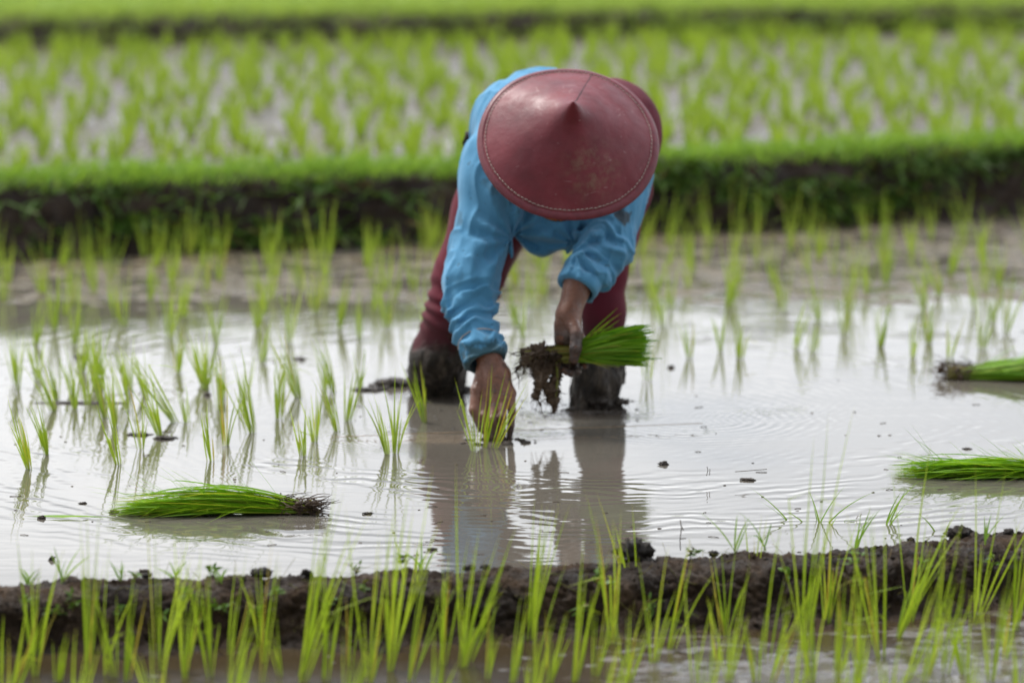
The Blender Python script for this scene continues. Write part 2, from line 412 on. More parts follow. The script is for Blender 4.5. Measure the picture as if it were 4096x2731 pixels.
bed = -0.034 + 0.0352 * np.maximum(t_far, 0.68 * t_left) + (0.010 + 0.004 * t_far) * n_mid + 0.006 * n_hi + 0.006 * n_lo
up = 0.1830 + 0.012 * n_mid + 0.007 * n_hi + 0.008 * n_lo
far = 0.275 + 0.02 * n_lo
Z = np.where(GY < rb - 0.12, low, np.where(GY < f1 + 0.12, bed, np.where(GY < f2 + 0.2, up, far)))
Z = np.where(GY > 12, 0.26, Z)
# the two leg holes stay clear
ground = mesh_obj('ground', np.stack([GX, GY, Z], -1).reshape(-1, 3), grid_faces(len(xs), len(ys)), M['ground'])
tag(ground, kind='structure')

def sheet(name, y0, y1, z, mat, x=14):
    xs_ = np.linspace(-x, x, 57); ts = np.linspace(0, 1, 9)
    A, T = np.meshgrid(xs_, ts, indexing='ij')
    Yv = y0(A) * (1 - T) + y1(A) * T
    o = mesh_obj(name, np.stack([A, Yv, np.full_like(A, z)], -1).reshape(-1, 3), grid_faces(len(xs_), 9), mat)
    return tag(o, kind='structure')
sheet('paddy_water', lambda x: ridge_back(x) - 0.06, lambda x: bank1_foot(x) + 0.04, 0.0, M['water'])
sheet('lower_paddy_water', lambda x: ridge_back(x) * 0 - 6.5, lambda x: ridge_back(x) - 0.14, -0.083, M['water_low'])
sheet('upper_paddy_water', lambda x: bank1_foot(x) + 0.2, lambda x: bank2_foot(x) + 0.04, 0.176, M['water_up'])

def sweep(name, base, prof, xs_, step, mat, amps, wfun=None, top=None, seed=0):
    prof = np.array(prof, float)
    seg = np.r_[0, np.cumsum(np.hypot(*np.diff(prof, axis=0).T))]
    s = np.linspace(0, seg[-1], int(seg[-1] / step))
    # smooth the polyline
    dy = np.interp(s, seg, prof[:, 0]); dz = np.interp(s, seg, prof[:, 1])
    k = np.ones(7) / 7; pad = lambda a: np.convolve(np.r_[[a[0]] * 3, a, [a[-1]] * 3], k, 'valid')
    dy, dz = pad(dy), pad(dz)
    ty, tz = np.gradient(dy), np.gradient(dz); ln = np.hypot(ty, tz) + 1e-9
    ny, nz_ = -tz / ln, ty / ln
    if nz_[np.argmax(dz)] < 0: ny, nz_ = -ny, -nz_
    A, I = np.meshgrid(xs_, np.arange(len(s)), indexing='ij')
    wv = np.ones_like(A) if wfun is None else wfun(A)
    Yv = base(A) + dy[I] * wv; Zv = dz[I] + 0
    if top is not None: Zv = Zv + top(A) * np.clip((Zv - dz.min()) / (dz.max() - dz.min()), 0, 1)
    Q = np.stack([A, Yv, Zv], -1) + seed
    d = 0
    for fr, am, oc in amps: d = d + am * fbm(Q * fr, oc)
    cr_ = np.abs(fbm(Q * 9 + 3, 2)); d = d - 0.010 * np.exp(-(cr_ / 0.035) ** 2)     # cracks
    e_ = np.clip(np.minimum(I, len(s) - 1 - I) / 12.0, 0, 1)
    Yv = Yv + d * ny[I] * e_; Zv = Zv + d * nz_[I] * e_
    V = np.stack([A, Yv, Zv], -1)
    o = mesh_obj(name, V.reshape(-1, 3), grid_faces(len(xs_), len(s)), mat)
    return tag(o, kind='structure'), V
xr = grade((-14, -2, 0.1), (-2, -1.25, 0.02), (-1.25, 1.25, 0.0042), (1.25, 2, 0.02), (2, 14, 0.1))
wr = lambda A: 1.0 + 0.28 * np.clip((A + 0.3) / 1.2, 0, 1)
ridge_o, RV = sweep('mud_ridge', ridge_back,
    [(0.30, -0.07), (0.10, -0.04), (0.02, -0.006), (-0.01, 0.012), (-0.05, 0.021), (-0.12, 0.019), (-0.155, 0.008), (-0.172, -0.018), (-0.178, -0.048), (-0.20, -0.075), (-0.26, -0.09), (-0.38, -0.105)],
    xr, 0.0042, M['ridge'], [(7, 0.016, 3), (26, 0.010, 3), (80, 0.0085, 3), (190, 0.0042, 2)], wr,
    top=lambda A: 0.010 * fbm(np.stack([A * 3.1, A * 0, A * 0], -1), 3))
xb = grade((-14, -3, 0.1), (-3, 3, 0.02), (3, 14, 0.1))
bank_o, B1 = sweep('earth_bank', bank1_foot,
    [(-0.2, -0.05), (-0.02, -0.01), (0.01, 0.03), (0.03, 0.11), (0.05, 0.18), (0.09, 0.222), (0.2, 0.23), (0.27, 0.21), (0.32, 0.17), (0.5, 0.14)],
    xb, 0.012, M['bank'], [(5, 0.03, 3), (22, 0.015, 3)], seed=5)
bank2_o, B2 = sweep('far_earth_bank', bank2_foot,
    [(-0.2, 0.14), (-0.02, 0.165), (0.02, 0.20), (0.05, 0.26), (0.10, 0.295), (0.3, 0.30), (0.5, 0.26)],
    xb, 0.014, M['bank'], [(5, 0.03, 3), (22, 0.012, 3)], seed=9)

# ------------------------------------------------------------------ rice plants
def blade(mb, b, d, L, hw, droop, seg, tint, rng, twist=0.0):
    d = np.asarray(d, float); d = d / np.linalg.norm(d)
    s = np.linspace(0, 1, seg)
    hx = np.array([d[0], d[1], 0.0]); hn = np.linalg.norm(hx)
    ang = rng.uniform(0, 2 * math.pi)
    hd = hx / hn if hn > 0.05 else np.array([math.cos(ang), math.sin(ang), 0])
    cr_ = np.array([-hd[1], hd[0], 0])
    pts = b + d * (L * s)[:, None] + (hd * 0.8 - np.array([0, 0, 0.45]))[None] * (droop * L * s ** 2.2)[:, None] + cr_ * (twist * L * s ** 2)[:, None]
    if rng.uniform() < 0.07:                                            # a broken, bent-over blade
        k = rng.uniform(.45, .75); o_ = np.clip(s - k, 0, 1)[:, None] * L
        pts = pts + o_ * (np.array([math.cos(ang), math.sin(ang) * .5, 0]) * 0.9 - d * 1.25)
    prof = np.minimum(1, 0.45 + 2.2 * s) * (1 - s ** 2.6) + 0.03
    a = rng.uniform(-0.9, 0.9)
    side = np.array([math.cos(a), math.sin(a), 0.0])
    mb.ribbon(pts, hw * prof, side, 0.28, tint)
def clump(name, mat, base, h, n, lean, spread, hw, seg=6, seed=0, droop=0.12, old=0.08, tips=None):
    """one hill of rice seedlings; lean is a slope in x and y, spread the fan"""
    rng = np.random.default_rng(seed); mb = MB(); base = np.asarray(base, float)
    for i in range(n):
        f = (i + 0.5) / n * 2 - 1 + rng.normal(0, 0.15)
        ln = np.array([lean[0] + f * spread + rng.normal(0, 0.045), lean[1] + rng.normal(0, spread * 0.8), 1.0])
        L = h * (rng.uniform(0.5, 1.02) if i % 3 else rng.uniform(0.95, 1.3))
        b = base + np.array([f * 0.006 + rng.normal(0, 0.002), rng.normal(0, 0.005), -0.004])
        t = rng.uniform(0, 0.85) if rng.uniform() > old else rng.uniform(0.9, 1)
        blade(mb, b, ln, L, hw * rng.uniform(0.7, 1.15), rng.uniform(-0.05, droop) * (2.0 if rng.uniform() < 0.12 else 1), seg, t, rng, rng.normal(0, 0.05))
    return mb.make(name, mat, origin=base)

GREEN_FORM = lambda h, n, lean: ("short" if h < 0.13 else "tall" if h > 0.215 else "medium") + (" sparse" if n <= 6 else " bushy" if n >= 13 else "") + (" left-leaning" if lean < -0.16 else " right-leaning" if lean > 0.16 else "")
ORD = ["leftmost", "second", "third", "fourth", "fifth", "sixth", "seventh", "eighth", "ninth", "tenth", "eleventh", "twelfth", "thirteenth", "fourteenth", "fifteenth", "sixteenth", "seventeenth", "eighteenth", "nineteenth", "twentieth"]
def nth(i):
    if i < 20: return ORD[i]
    t, u = divmod(i + 1, 10)
    return {2: "twenty", 3: "thirty", 4: "forty", 5: "fifty", 6: "sixty", 7: "seventy", 8: "eighty", 9: "ninety"}[t] + ("-" + ["", "first", "second", "third", "fourth", "fifth", "sixth", "seventh", "eighth", "ninth"][u] if u else "th").replace("-th", "th")
def label_row(items, where, group):
    """items: (object, form) sorted left to right"""
    items.sort(key=lambda t: t[0].location.x)
    for i, (o, form) in enumerate(items):
        tag(o, f"{form} rice clump, {nth(i)}{' from left' if i else ''} {where}", "rice plant", group)

# sharp and half-sharp clumps in the big paddy: base pixel, height px, lean, blades
near = [(115, 1875, 235, -.22, 11), (188, 1818, 230, -.2, 11), (474, 1858, 225, -.16, 9), (566, 1797, 230, -.05, 7), (640, 1740, 270, -.25, 12),
        (842, 1842, 195, -.12, 9), (905, 1781, 200, .05, 10), (1010, 1731, 290, -.2, 12), (1209, 1823, 190, -.1, 10), (1259, 1766, 205, .02, 10),
        (1347, 1724, 240, -.2, 9), (1546, 1816, 235, -.2, 9), (1582, 1812, 290, .1, 12), (1700, 1688, 215, -.15, 12)]
mid = [(302, 1636, 170, -.05, 9), (459, 1705, 230, -.1, 11), (700, 1690, 330, -.62, 13), (72, 1560, 200, 0, 9), (150, 1520, 190, -.05, 9), (228, 1600, 150, -.12, 9),
       (290, 1572, 170, -.15, 8), (395, 1560, 170, .1, 9), (520, 1560, 180, -.2, 10), (582, 1580, 180, -.2, 10), (745, 1690, 150, -.1, 5), (815, 1536, 210, -.12, 12),
       (880, 1640, 180, -.05, 8), (896, 1590, 160, -.1, 9), (1050, 1450, 190, .1, 9), (1114, 1674, 190, 0, 8), (1195, 1590, 240, -.3, 12), (1389, 1685, 190, .1, 10),
       (712, 1490, 180, .05, 9), (1440, 1560, 150, .05, 8), (1300, 1560, 160, -.1, 8), (960, 1650, 120, .15, 5)]
right = [(2760, 1430, 150, -.05, 7), (2885, 1405, 170, -.05, 8), (2960, 1432, 150, .1, 8), (3185, 1395, 190, .2, 7), (3250, 1410, 130, .1, 6), (3520, 1385, 190, .12, 8),
         (3650, 1430, 150, .05, 6), (3715, 1370, 190, .02, 9), (3800, 1430, 150, .1, 7), (3930, 1395, 170, .1, 9), (2590, 1520, 170, .0, 6)]
N_CL = 0; rngp = np.random.default_rng(99)
def place(lst, z, mat, hw, seg, hscale=1.0):
    global N_CL
    out = []
    for px, py, hp, lean, n in lst:
        N_CL += 1
        p = gp(px, py, z); dist = math.hypot(p[1] - CAM[1], CAM[2])
        h = hp * dist / FPX * hscale * 1.04 * (rngp.uniform(.72, 1.25) if z < -.05 else 1)
        out.append((clump('rice_clump', mat, p, h, n, (lean, 0), rngp.uniform(.07, .17), hw, seg, N_CL), GREEN_FORM(h, n, lean)))
    return out
G1 = "rice seedlings planted out in the flooded paddy"
label_row(place(near, 0.0, M['rice'], 0.0019, 7), "in the nearest open-water row", G1)
for k_ in range(14):
    mid.append((rngp.uniform(0, 1500), rngp.uniform(1470, 1690), rngp.uniform(150, 240), rngp.normal(-.1, .15), int(rngp.integers(6, 11))))
label_row(place(mid, 0.0, M['rice_far'], 0.0021, 6), "among loose clumps left of planter", G1)
label_row(place(right, 0.0, M['rice_far'], 0.0023, 6), "among blurred clumps right of planter", G1)
# the clump being pushed into the mud at her fingers
hand_clumps = [(1898, 1802, 290, -.12, 8), (1942, 1790, 290, .14, 7), (1975, 1790, 270, .38, 6)]
hc = []
for k_, (px, py, hp, lean, n) in enumerate(hand_clumps):
    p = gp(px, py, 0.0); h = hp * math.hypot(p[1] - CAM[1], CAM[2]) / FPX
    hc.append(clump('rice_clump', M['rice'], p, h, n, (lean, 0), 0.13, 0.0018, 7, 500 + k_))
tag(hc[0], "upright rice clump standing just in front of the lowered muddy hand", "rice plant", G1)
tag(hc[1], "loose rice seedlings held upright by the fingers of the lowered hand", "rice plant", G1)
tag(hc[2], "thin rice seedlings leaning right across the lowered hand", "rice plant", G1)

# rows further back, up to the first earth bank
rows_mid = [1.06, 1.3, 1.52, 1.75, 1.98, 2.22, 2.45, 2.68, 2.9]
names_mid = ["ninth", "eighth", "seventh", "sixth", "fifth", "fourth", "third", "second", "first"]
for ri, Y in enumerate(rows_mid):
    items = []; x = -1.55 + random.uniform(0, .1) + (0.05 if ri % 2 else 0)
    step = 0.19 if ri < 4 else 0.155
    while x < 1.6:
        if not (ri < 2 and x > 0.25 and random.random() < 0.55):
            xx = x + random.uniform(-.05, .05); yy = Y + 0.06 * xx + random.uniform(-.06, .06)
            if yy < bank1_foot(xx) - 0.05:
                N_CL += 1; h = random.uniform(.12, .20) * (1.05 if ri > 5 else 1); n = random.randint(6, 11); ln = random.gauss(0, .12)
                items.append((clump('rice_clump', M['rice_far'], (xx, yy, 0), h, n, (ln, 0), 0.15, 0.0018, 5, N_CL), GREEN_FORM(h, n, ln)))
        x += step
    label_row(items, f"in {names_mid[ri]} blurred row before the bank", "blurred rice rows in front of the earth bank")

# upper paddy: the nearest rows are things, the rest reads as one mass
rows_up = 3.56 + 0.24 * np.arange(20)
rest = MB(); rrng = np.random.default_rng(5)
for ri, Y in enumerate(rows_up):
    items = []; x = -1.75 - 0.02 * ri + random.uniform(0, .1)
    lim = 1.75 + 0.05 * ri
    x = -4.2 + random.uniform(0, .1); lim = 4.2
    while x < lim:
        xx = x + random.uniform(-.05, .05); yy = Y + 0.3 * np.clip(xx, -3, 3) * max(0, 1 - ri * .03) + random.uniform(-.05, .05)
        if bank1_foot(xx) + 0.35 < yy < bank2_foot(xx) - 0.05:
            h = random.uniform(.10, .165); ln = random.gauss(0, .12); n = random.randint(9, 16)
            if ri < 0:
                N_CL += 1
                items.append((clump('rice_clump', M['rice_far'], (xx, yy, .172), h, n, (ln, 0), 0.16, 0.0027, 5, N_CL), GREEN_FORM(h, n, ln)))
            else:
                nb_ = 14 if abs(xx) < 2.4 else 8
                for i in range(nb_):
                    f = i / (nb_ - 1) * 2 - 1
                    blade(rest, np.array([xx + f * .008, yy + rrng.normal(0, .006), .17]), (ln + f * .24, rrng.normal(0, .16), 1), h * rrng.uniform(.5, 1.15), .0030, rrng.uniform(0, .15), 4, rrng.uniform(0, .9), rrng)
        x += 0.14
    if items: label_row(items, f"in {ORD[ri].replace('leftmost', 'first')} row behind the bank", "blurred rice rows behind the earth bank")
for Y in rows_mid:      # the same rows carried on past both edges of the picture
    for sgn in (-1, 1):
        x = 1.68
        while x < 3.6:
            xx = sgn * x + random.uniform(-.05, .05); yy = Y + 0.06 * xx + random.uniform(-.06, .06)
            if yy < bank1_foot(xx) - .05:
                for i in range(8):
                    f = i / 3.5 - 1
                    blade(rest, np.array([xx + f * .006, yy, 0]), (f * .17 + rrng.normal(0, .05), rrng.normal(0, .12), 1), rrng.uniform(.09, .2), .0019, rrng.uniform(0, .15), 4, rrng.uniform(0, .9), rrng)
            x += 0.2
tag(rest.make('rice_rows', M['rice_far']), "blurred green rice rows filling the upper paddy", kind='stuff')

# foreground clumps in the lower paddy
G2 = "rice clumps in the lower paddy at the foot of the ridge"
fg = [(139, 2700, 370, -.03, 11), (235, 2722, 170, .1, 7), (350, 2700, 500, .03, 9), (420, 2695, 360, .10, 3), (505, 2722, 310, .14, 6), (645, 2680, 400, .12, 13), (735, 2712, 400, .05, 7),
      (835, 2705, 410, -.05, 9), (918, 2618, 350, .1, 3), (1052, 2645, 390, .02, 7), (1120, 2700, 200, -.2, 4), (1210, 2722, 600, .22, 9), (1300, 2718, 380, .1, 7), (1400, 2662, 270, .05, 5),
      (1560, 2680, 540, .1, 14), (1640, 2722, 420, .2, 6), (1656, 2530, 420, -.02, 6), (1772, 2655, 490, .06, 7), (1850, 2665, 470, .22, 10), (1950, 2715, 350, .1, 6),
      (2120, 2560, 400, .12, 10), (2300, 2722, 420, .12, 9), (2447, 2575, 460, -.02, 9), (2540, 2468, 400, -.15, 9), (2515, 2728, 340, .1, 9), (2612, 2660, 300, .12, 6),
      (2778, 2728, 460, .0, 3), (2900, 2545, 370, .0, 10), (2915, 2726, 270, .1, 8), (3012, 2430, 310, .1, 9), (3020, 2726, 240, -.05, 8), (3085, 2728, 370, .3, 7),
      (3215, 2592, 640, .05, 10), (3310, 2500, 390, .08, 12), (3345, 2726, 380, .02, 7), (3440, 2728, 400, .0, 9), (3520, 2625, 420, -.08, 8), (3590, 2548, 400, .34, 13),
      (3642, 2488, 400, .08, 7), (3755, 2390, 250, .02, 6), (3780, 2690, 330, .1, 8), (3900, 2500, 440, .2, 7), (3960, 2726, 330, .05, 8), (4060, 2520, 330, .1, 8),
      (3860, 2700, 300, -.1, 8), (60, 2728, 300, .3, 6), (2380, 2700, 260, .15, 6), (3700, 2728, 300, .2, 8), (3250, 2728, 280, -.1, 7), (2680, 2600, 300, .2, 6),
      (4020, 2640, 300, .1, 8), (2200, 2728, 260, .05, 7), (1480, 2728, 250, .1, 6), (2050, 2728, 280, .15, 7)]
for k_ in range(16):
    fg.append((rngp.uniform(0, 4096), rngp.uniform(2600, 2728), rngp.uniform(260, 560), rngp.normal(.12, .14), int(rngp.integers(2, 6))))
its = place(fg, -0.083, M['rice'], 0.0018, 8, 1.12)
# clumps rooted below the frame, whose tips reach into it
for px, py, hp, lean, n in [(300, 2900, 330, .1, 7), (620, 2880, 330, .0, 7), (930, 2900, 380, .1, 8), (1390, 2880, 360, .15, 8), (1730, 2900, 360, .1, 8), (2120, 2890, 340, .1, 8),
                            (2420, 2890, 330, .2, 8), (2830, 2890, 330, .1, 8), (3180, 2880, 350, .05, 9), (3560, 2890, 380, .1, 9), (3880, 2890, 360, .0, 9), (4080, 2880, 380, .0, 8), (20, 2850, 430, .2, 7), (3400, 2860, 330, .1, 8)]:
    its += place([(px, py, hp, lean, n)], -0.083, M['rice'], 0.0023, 8)
label_row(its, "at foot of foreground mud ridge", G2)

# ------------------------------------------------------------------ grass and weeds (uncountable)
gr = MB(); r_ = np.random.default_rng(21)
def scatter_on(V, rowsel, n, xlim, fn):
    ok = np.where(np.abs(V[:, 0, 0]) < xlim)[0]
    for i in range(n):
        a = r_.choice(ok); b_ = r_.integers(*rowsel); fn(V[a, b_])
def n_rows(V, zlo, zhi, ymax=None): pass
nb = B1.shape[1]; zz = B1[B1.shape[0] // 2, :, 2]; top0 = int(np.argmax(zz > 0.19))
def g1(p):
    blade(gr, p, (r_.normal(0, .45), r_.normal(-.2, .4), 1), r_.uniform(.02, .085) * (1 + .5 * float(fbm(np.array([[p[0] * 3, p[1] * 3, 1.]]), 2)[0])), .0026, r_.uniform(0, .5), 4, r_.uniform(0, .9), r_)
scatter_on(B1, (top0, nb - 14), 9000, 2.4, g1); scatter_on(B1, (top0, nb - 14), 2600, 6, g1)
tag(gr.make('bank_grass', M['grass']), "short bright green grass along the top of the earth bank", kind='stuff')
wd = MB()
def w1(p):
    q = np.array([p[0], p[1] - .01, p[2]])
    if fbm(np.array([[q[0] * 2.2, q[2] * 5, 3.3]]), 2)[0] < 0.02 and r_.uniform() < .88: return
    for k in range(3):
        blade(wd, q, (r_.normal(0, .8), -0.5 + r_.normal(0, .3), r_.uniform(-.6, .8)), r_.uniform(.025, .07), r_.uniform(.003, .007), r_.uniform(.2, .9), 4, r_.uniform(0, 1), r_)
lo0 = int(np.argmax(zz > 0.03))
scatter_on(B1, (lo0, top0 + 3), 1900, 2.3, w1); scatter_on(B1, (lo0, top0 + 3), 600, 6, w1)
tag(wd.make('bank_weeds', M['weed']), "dark green weeds hanging over the face of the earth bank", kind='stuff')
g2 = MB(); zz2 = B2[B2.shape[0] // 2, :, 2]; t2 = int(np.argmax(zz2 > 0.27))
def g2f(p): blade(g2, p, (r_.normal(0, .35), r_.normal(-.2, .3), 1), r_.uniform(.04, .09), .0042, r_.uniform(0, .5), 3, r_.uniform(0, .9), r_)
scatter_on(B2, (t2, B2.shape[1] - 10), 5500, 6.0, g2f)
for i in range(11000):
    x = r_.uniform(-5.5, 5.5); y = r_.uniform(8.9, 12.5) + .1 * x
    blade(g2, np.array([x, y, .27]), (r_.normal(0, .3), r_.normal(0, .3), 1), r_.uniform(.06, .14), .0045, r_.uniform(0, .4), 3, r_.uniform(0, .9), r_)
for i in range(1300):
    a = r_.integers(0, B2.shape[0]); p = B2[a, r_.integers(int(np.argmax(zz2 > .17)), t2)]
    if abs(p[0]) > 3 or (p[0] < 0.6 and r_.uniform() < .7): continue
    for k in range(3): blade(g2, p, (r_.normal(0, .7), -.5, r_.uniform(-.3, .8)), r_.uniform(.03, .08), .005, r_.uniform(.2, .7), 3, r_.uniform(0, .5), r_)
tag(g2.make('far_grass', M['grass_far']), "blurred pale green grass on the far terrace", kind='stuff')

# ------------------------------------------------------------------ signed-distance modelling
def seg_t(p, a, b):
    ab = b - a; return np.clip(((p - a) @ ab) / (ab @ ab), 0, 1)
def rcone(p, a, b, ra, rb):
    a = np.asarray(a, np.float32); b = np.asarray(b, np.float32)
    t = seg_t(p, a, b); q = p - a - t[:, None] * (b - a)
    return np.sqrt((q * q).sum(1)) - (ra + (rb - ra) * t)
def ellip(p, c, R, r):
    q = (p - np.asarray(c, np.float32)) @ np.asarray(R, np.float32).T; r = np.asarray(r, np.float32)
    k0 = np.sqrt(((q / r) ** 2).sum(1)); k1 = np.sqrt(((q / r ** 2) ** 2).sum(1)) + 1e-9
    return k0 * (k0 - 1) / k1
def smin(a, b, k):
    h = np.maximum(k - np.abs(a - b), 0) / k
    return np.minimum(a, b) - h * h * k * 0.25
def smax(a, b, k): return -smin(-a, -b, k)
def chain(pts, rs, k=0.01):
    pts = [np.asarray(q, np.float32) for q in pts]
    def f(p):
        d = None
        for i in range(len(pts) - 1):
            e_ = rcone(p, pts[i], pts[i + 1], rs[i], rs[i + 1])
            d = e_ if d is None else smin(d, e_, k)
        return d
    return f
def mesh_sdf(f, lo, hi, h, margin=0.02, B=8):
    lo = np.asarray(lo, np.float32); hi = np.asarray(hi, np.float32)
    nb_ = np.ceil((hi - lo) / (h * B)).astype(int); n = nb_ * B
    bi = np.stack(np.meshgrid(*[np.arange(q) for q in nb_], indexing='ij'), -1).reshape(-1, 3)
    cen = lo + (bi + 0.5) * B * h
    d0 = np.concatenate([f(c_) for c_ in np.array_split(cen.astype(np.float32), max(1, len(cen) // 200000))])
    G = np.empty(n, np.float32)
    G[:] = np.repeat(np.repeat(np.repeat(d0.reshape(nb_), B, 0), B, 1), B, 2)
    keep = bi[np.abs(d0) < B * h * 0.87 + margin]
    off = np.stack(np.meshgrid(*[np.arange(B)] * 3, indexing='ij'), -1).reshape(-1, 3)
    for part in np.array_split(keep, max(1, len(keep) // 800)):
        idx = (part[:, None] * B + off[None]).reshape(-1, 3)
        G[idx[:, 0], idx[:, 1], idx[:, 2]] = f((lo + idx * h).astype(np.float32))
    S = G < 0
    c8 = [(i, j, k) for i in (0, 1) for j in (0, 1) for k in (0, 1)]
    cnt = sum(S[i:n[0] - 1 + i, j:n[1] - 1 + j, k:n[2] - 1 + k].astype(np.int8) for i, j, k in c8)
    act = (cnt > 0) & (cnt < 8); cells = np.argwhere(act)
    vid = np.full(act.shape, -1, np.int32); vid[act] = np.arange(len(cells))
    acc = np.zeros((len(cells), 3)); num = np.zeros(len(cells))
    for a_ in c8:
        for ax in range(3):
            if a_[ax]: continue
            b_ = list(a_); b_[ax] = 1
            ga = G[tuple((cells + a_).T)]; gb = G[tuple((cells + b_).T)]
            m_ = (ga < 0) != (gb < 0)
            t = np.where(m_, ga / np.where(m_, ga - gb, 1), 0)
            q = np.tile(np.array(a_, float), (len(cells), 1)); q[:, ax] += t
            acc += q * m_[:, None]; num += m_
    V = lo + (cells + acc / num[:, None]) * h
    F = []
    for ax in range(3):
        u, v = (ax + 1) % 3, (ax + 2) % 3
        s0 = [slice(None)] * 3; s1 = [slice(None)] * 3; s0[ax] = slice(0, -1); s1[ax] = slice(1, None)
        A0 = S[tuple(s0)]; A1 = S[tuple(s1)]
        E = np.argwhere(A0 != A1)
        E = E[(E[:, u] > 0) & (E[:, v] > 0) & (E[:, u] < n[u] - 1) & (E[:, v] < n[v] - 1)]
        def cid(du, dv):
            q = E.copy(); q[:, u] -= du; q[:, v] -= dv; return vid[tuple(q.T)]
        quad = np.stack([cid(1, 1), cid(0, 1), cid(0, 0), cid(1, 0)], 1)
        flip = ~A0[tuple(E.T)]
        quad[flip] = quad[flip][:, ::-1]
        F.append(quad)
    F = np.concatenate(F); F = F[(F >= 0).all(1)]
    return V, F
def unit(v): v = np.asarray(v, float); return v / np.linalg.norm(v)

# ------------------------------------------------------------------ the planter: landmarks
HC = at(2273, 571, -0.38)                       # centre of the hat's rim
HN = unit((0.055, -math.cos(D2R(39.5)), math.sin(D2R(39.5))))   # the crown points at the camera and up
HF = unit(np.array([0, -HN[2], HN[1]]) - HN * (np.array([0, -HN[2], HN[1]]) @ HN))   # where the face looks: down
HS = np.cross(HN, HF)                           # sideways
Hd = HC - HN * 0.035                            # head centre
# arms: shoulder, elbow, wrist
A1s, A1e, A1w = at(1985, 690, -.15), at(1878, 1140, -.27), at(1948, 1432, -.385)     # image left
A2s, A2e, A2w = at(2490, 700, -.13), at(2440, 985, -.21), at(2272, 1262, -.345)      # image right
hipL, hipR = at(2160, 600, .20), at(2462, 592, .22)
kneeL, ankL = at(1752, 1440, .13), at(1768, 1640, .27)
kneeR, ankR = at(2418, 1180, .06), at(2378, 1690, .02)
mid_hip = at(2330, 560, .20)
chest = at(2250, 740, -.10)

# ---- hands: every finger its own chain, sunk into a broad palm
def hand_left(p):
    """image left: back of the hand to the camera, fingers pushing down into the water"""
    w = at(1952, 1425, -.385)
    kn = [at(1943, 1588, -.432), at(1978, 1600, -.447), at(2014, 1592, -.447), at(2044, 1572, -.436)]
    d = rcone(p, at(1932, 1378, -.367), w, .0265, .0245)
    d = smin(d, rcone(p, w, at(1985, 1500, -.41), .0255, .029), .02)
    for i, k in enumerate(kn):
        d = smin(d, rcone(p, at(1962 + 10 * i, 1470, -.405), k, .0150, .0128), .016)
    d = smin(d, rcone(p, at(2000, 1500, -.395), at(2000, 1570, -.415), .026, .022), .014)
    fs = [([kn[0], at(1934, 1662, -.468), at(1944, 1724, -.466), at(1958, 1785, -.452)], (.0118, .0108, .0096, .0082)),
          ([kn[1], at(1970, 1678, -.484), at(1976, 1742, -.476), at(1983, 1800, -.458)], (.0122, .0112, .0100, .0086)),
          ([kn[2], at(2007, 1668, -.480), at(2007, 1732, -.472), at(2006, 1792, -.455)], (.0118, .0110, .0098, .0084)),
          ([kn[3], at(2048, 1642, -.462), at(2044, 1702, -.462), at(2034, 1765, -.450)], (.0108, .0098, .0088, .0074))]
    fd = None
    for pts, rs in fs:
        e_ = chain(pts, [q * .95 for q in rs], .004)(p); fd = e_ if fd is None else smin(fd, e_, .0008)
    d = smin(d, fd, .005)
    th = chain([at(1930, 1475, -.40), at(1906, 1562, -.435), at(1897, 1640, -.458), at(1925, 1712, -.468)], (.0150, .0138, .0122, .0098), .006)(p)
    d = smin(d, th, .008)
    # tendons, knuckle creases
    for i, k in enumerate(kn):
        d = smin(d, rcone(p, at(1958 + 12 * i, 1480, -.424), k + np.array([0, -.0045, 0]), .0035, .0105), .007)
    return d
def hand_right(p):
    """image right: the bundle gripped from above, thumb in front, fingers curling round behind and under"""
    w = at(2272, 1262, -.345)
    d = rcone(p, at(2318, 1120, -.295), w, .0370, .0262)
    d = smin(d, rcone(p, w, at(2278, 1335, -.348), .0262, .031), .02)
    kn = [at(2240, 1352, -.335), at(2262, 1366, -.325), at(2292, 1368, -.318), at(2318, 1352, -.318)]
    for i, k in enumerate(kn):
        d = smin(d, rcone(p, at(2258 + 8 * i, 1300, -.345), k, .0150, .0132), .014)
    fs = [([kn[0], at(2232, 1420, -.322), at(2240, 1468, -.335), at(2262, 1484, -.372)], (.0125, .0112, .0100, .0088)),
          ([kn[1], at(2262, 1438, -.310), at(2268, 1484, -.335), at(2284, 1494, -.378)], (.0125, .0116, .0104, .0092)),
          ([kn[2], at(2296, 1436, -.308), at(2298, 1480, -.333), at(2312, 1486, -.374)], (.0122, .0112, .0100, .0088)),
          ([kn[3], at(2330, 1412, -.312), at(2332, 1458, -.333), at(2342, 1466, -.366)], (.0110, .0100, .0090, .0076))]
    fd = None
    for pts, rs in fs:
        e_ = chain(pts, [q * .95 for q in rs], .004)(p); fd = e_ if fd is None else smin(fd, e_, .0008)
    d = smin(d, fd, .008)
    th = chain([at(2284, 1280, -.362), at(2306, 1335, -.392), at(2303, 1392, -.405), at(2296, 1436, -.402)], (.0160, .0150, .0142, .0112), .006)(p)
    d = smin(d, th, .008)
    d = smin(d, rcone(p, at(2240, 1300, -.352), at(2238, 1362, -.352), .0145, .0115), .008)   # the index side of the palm
    return d
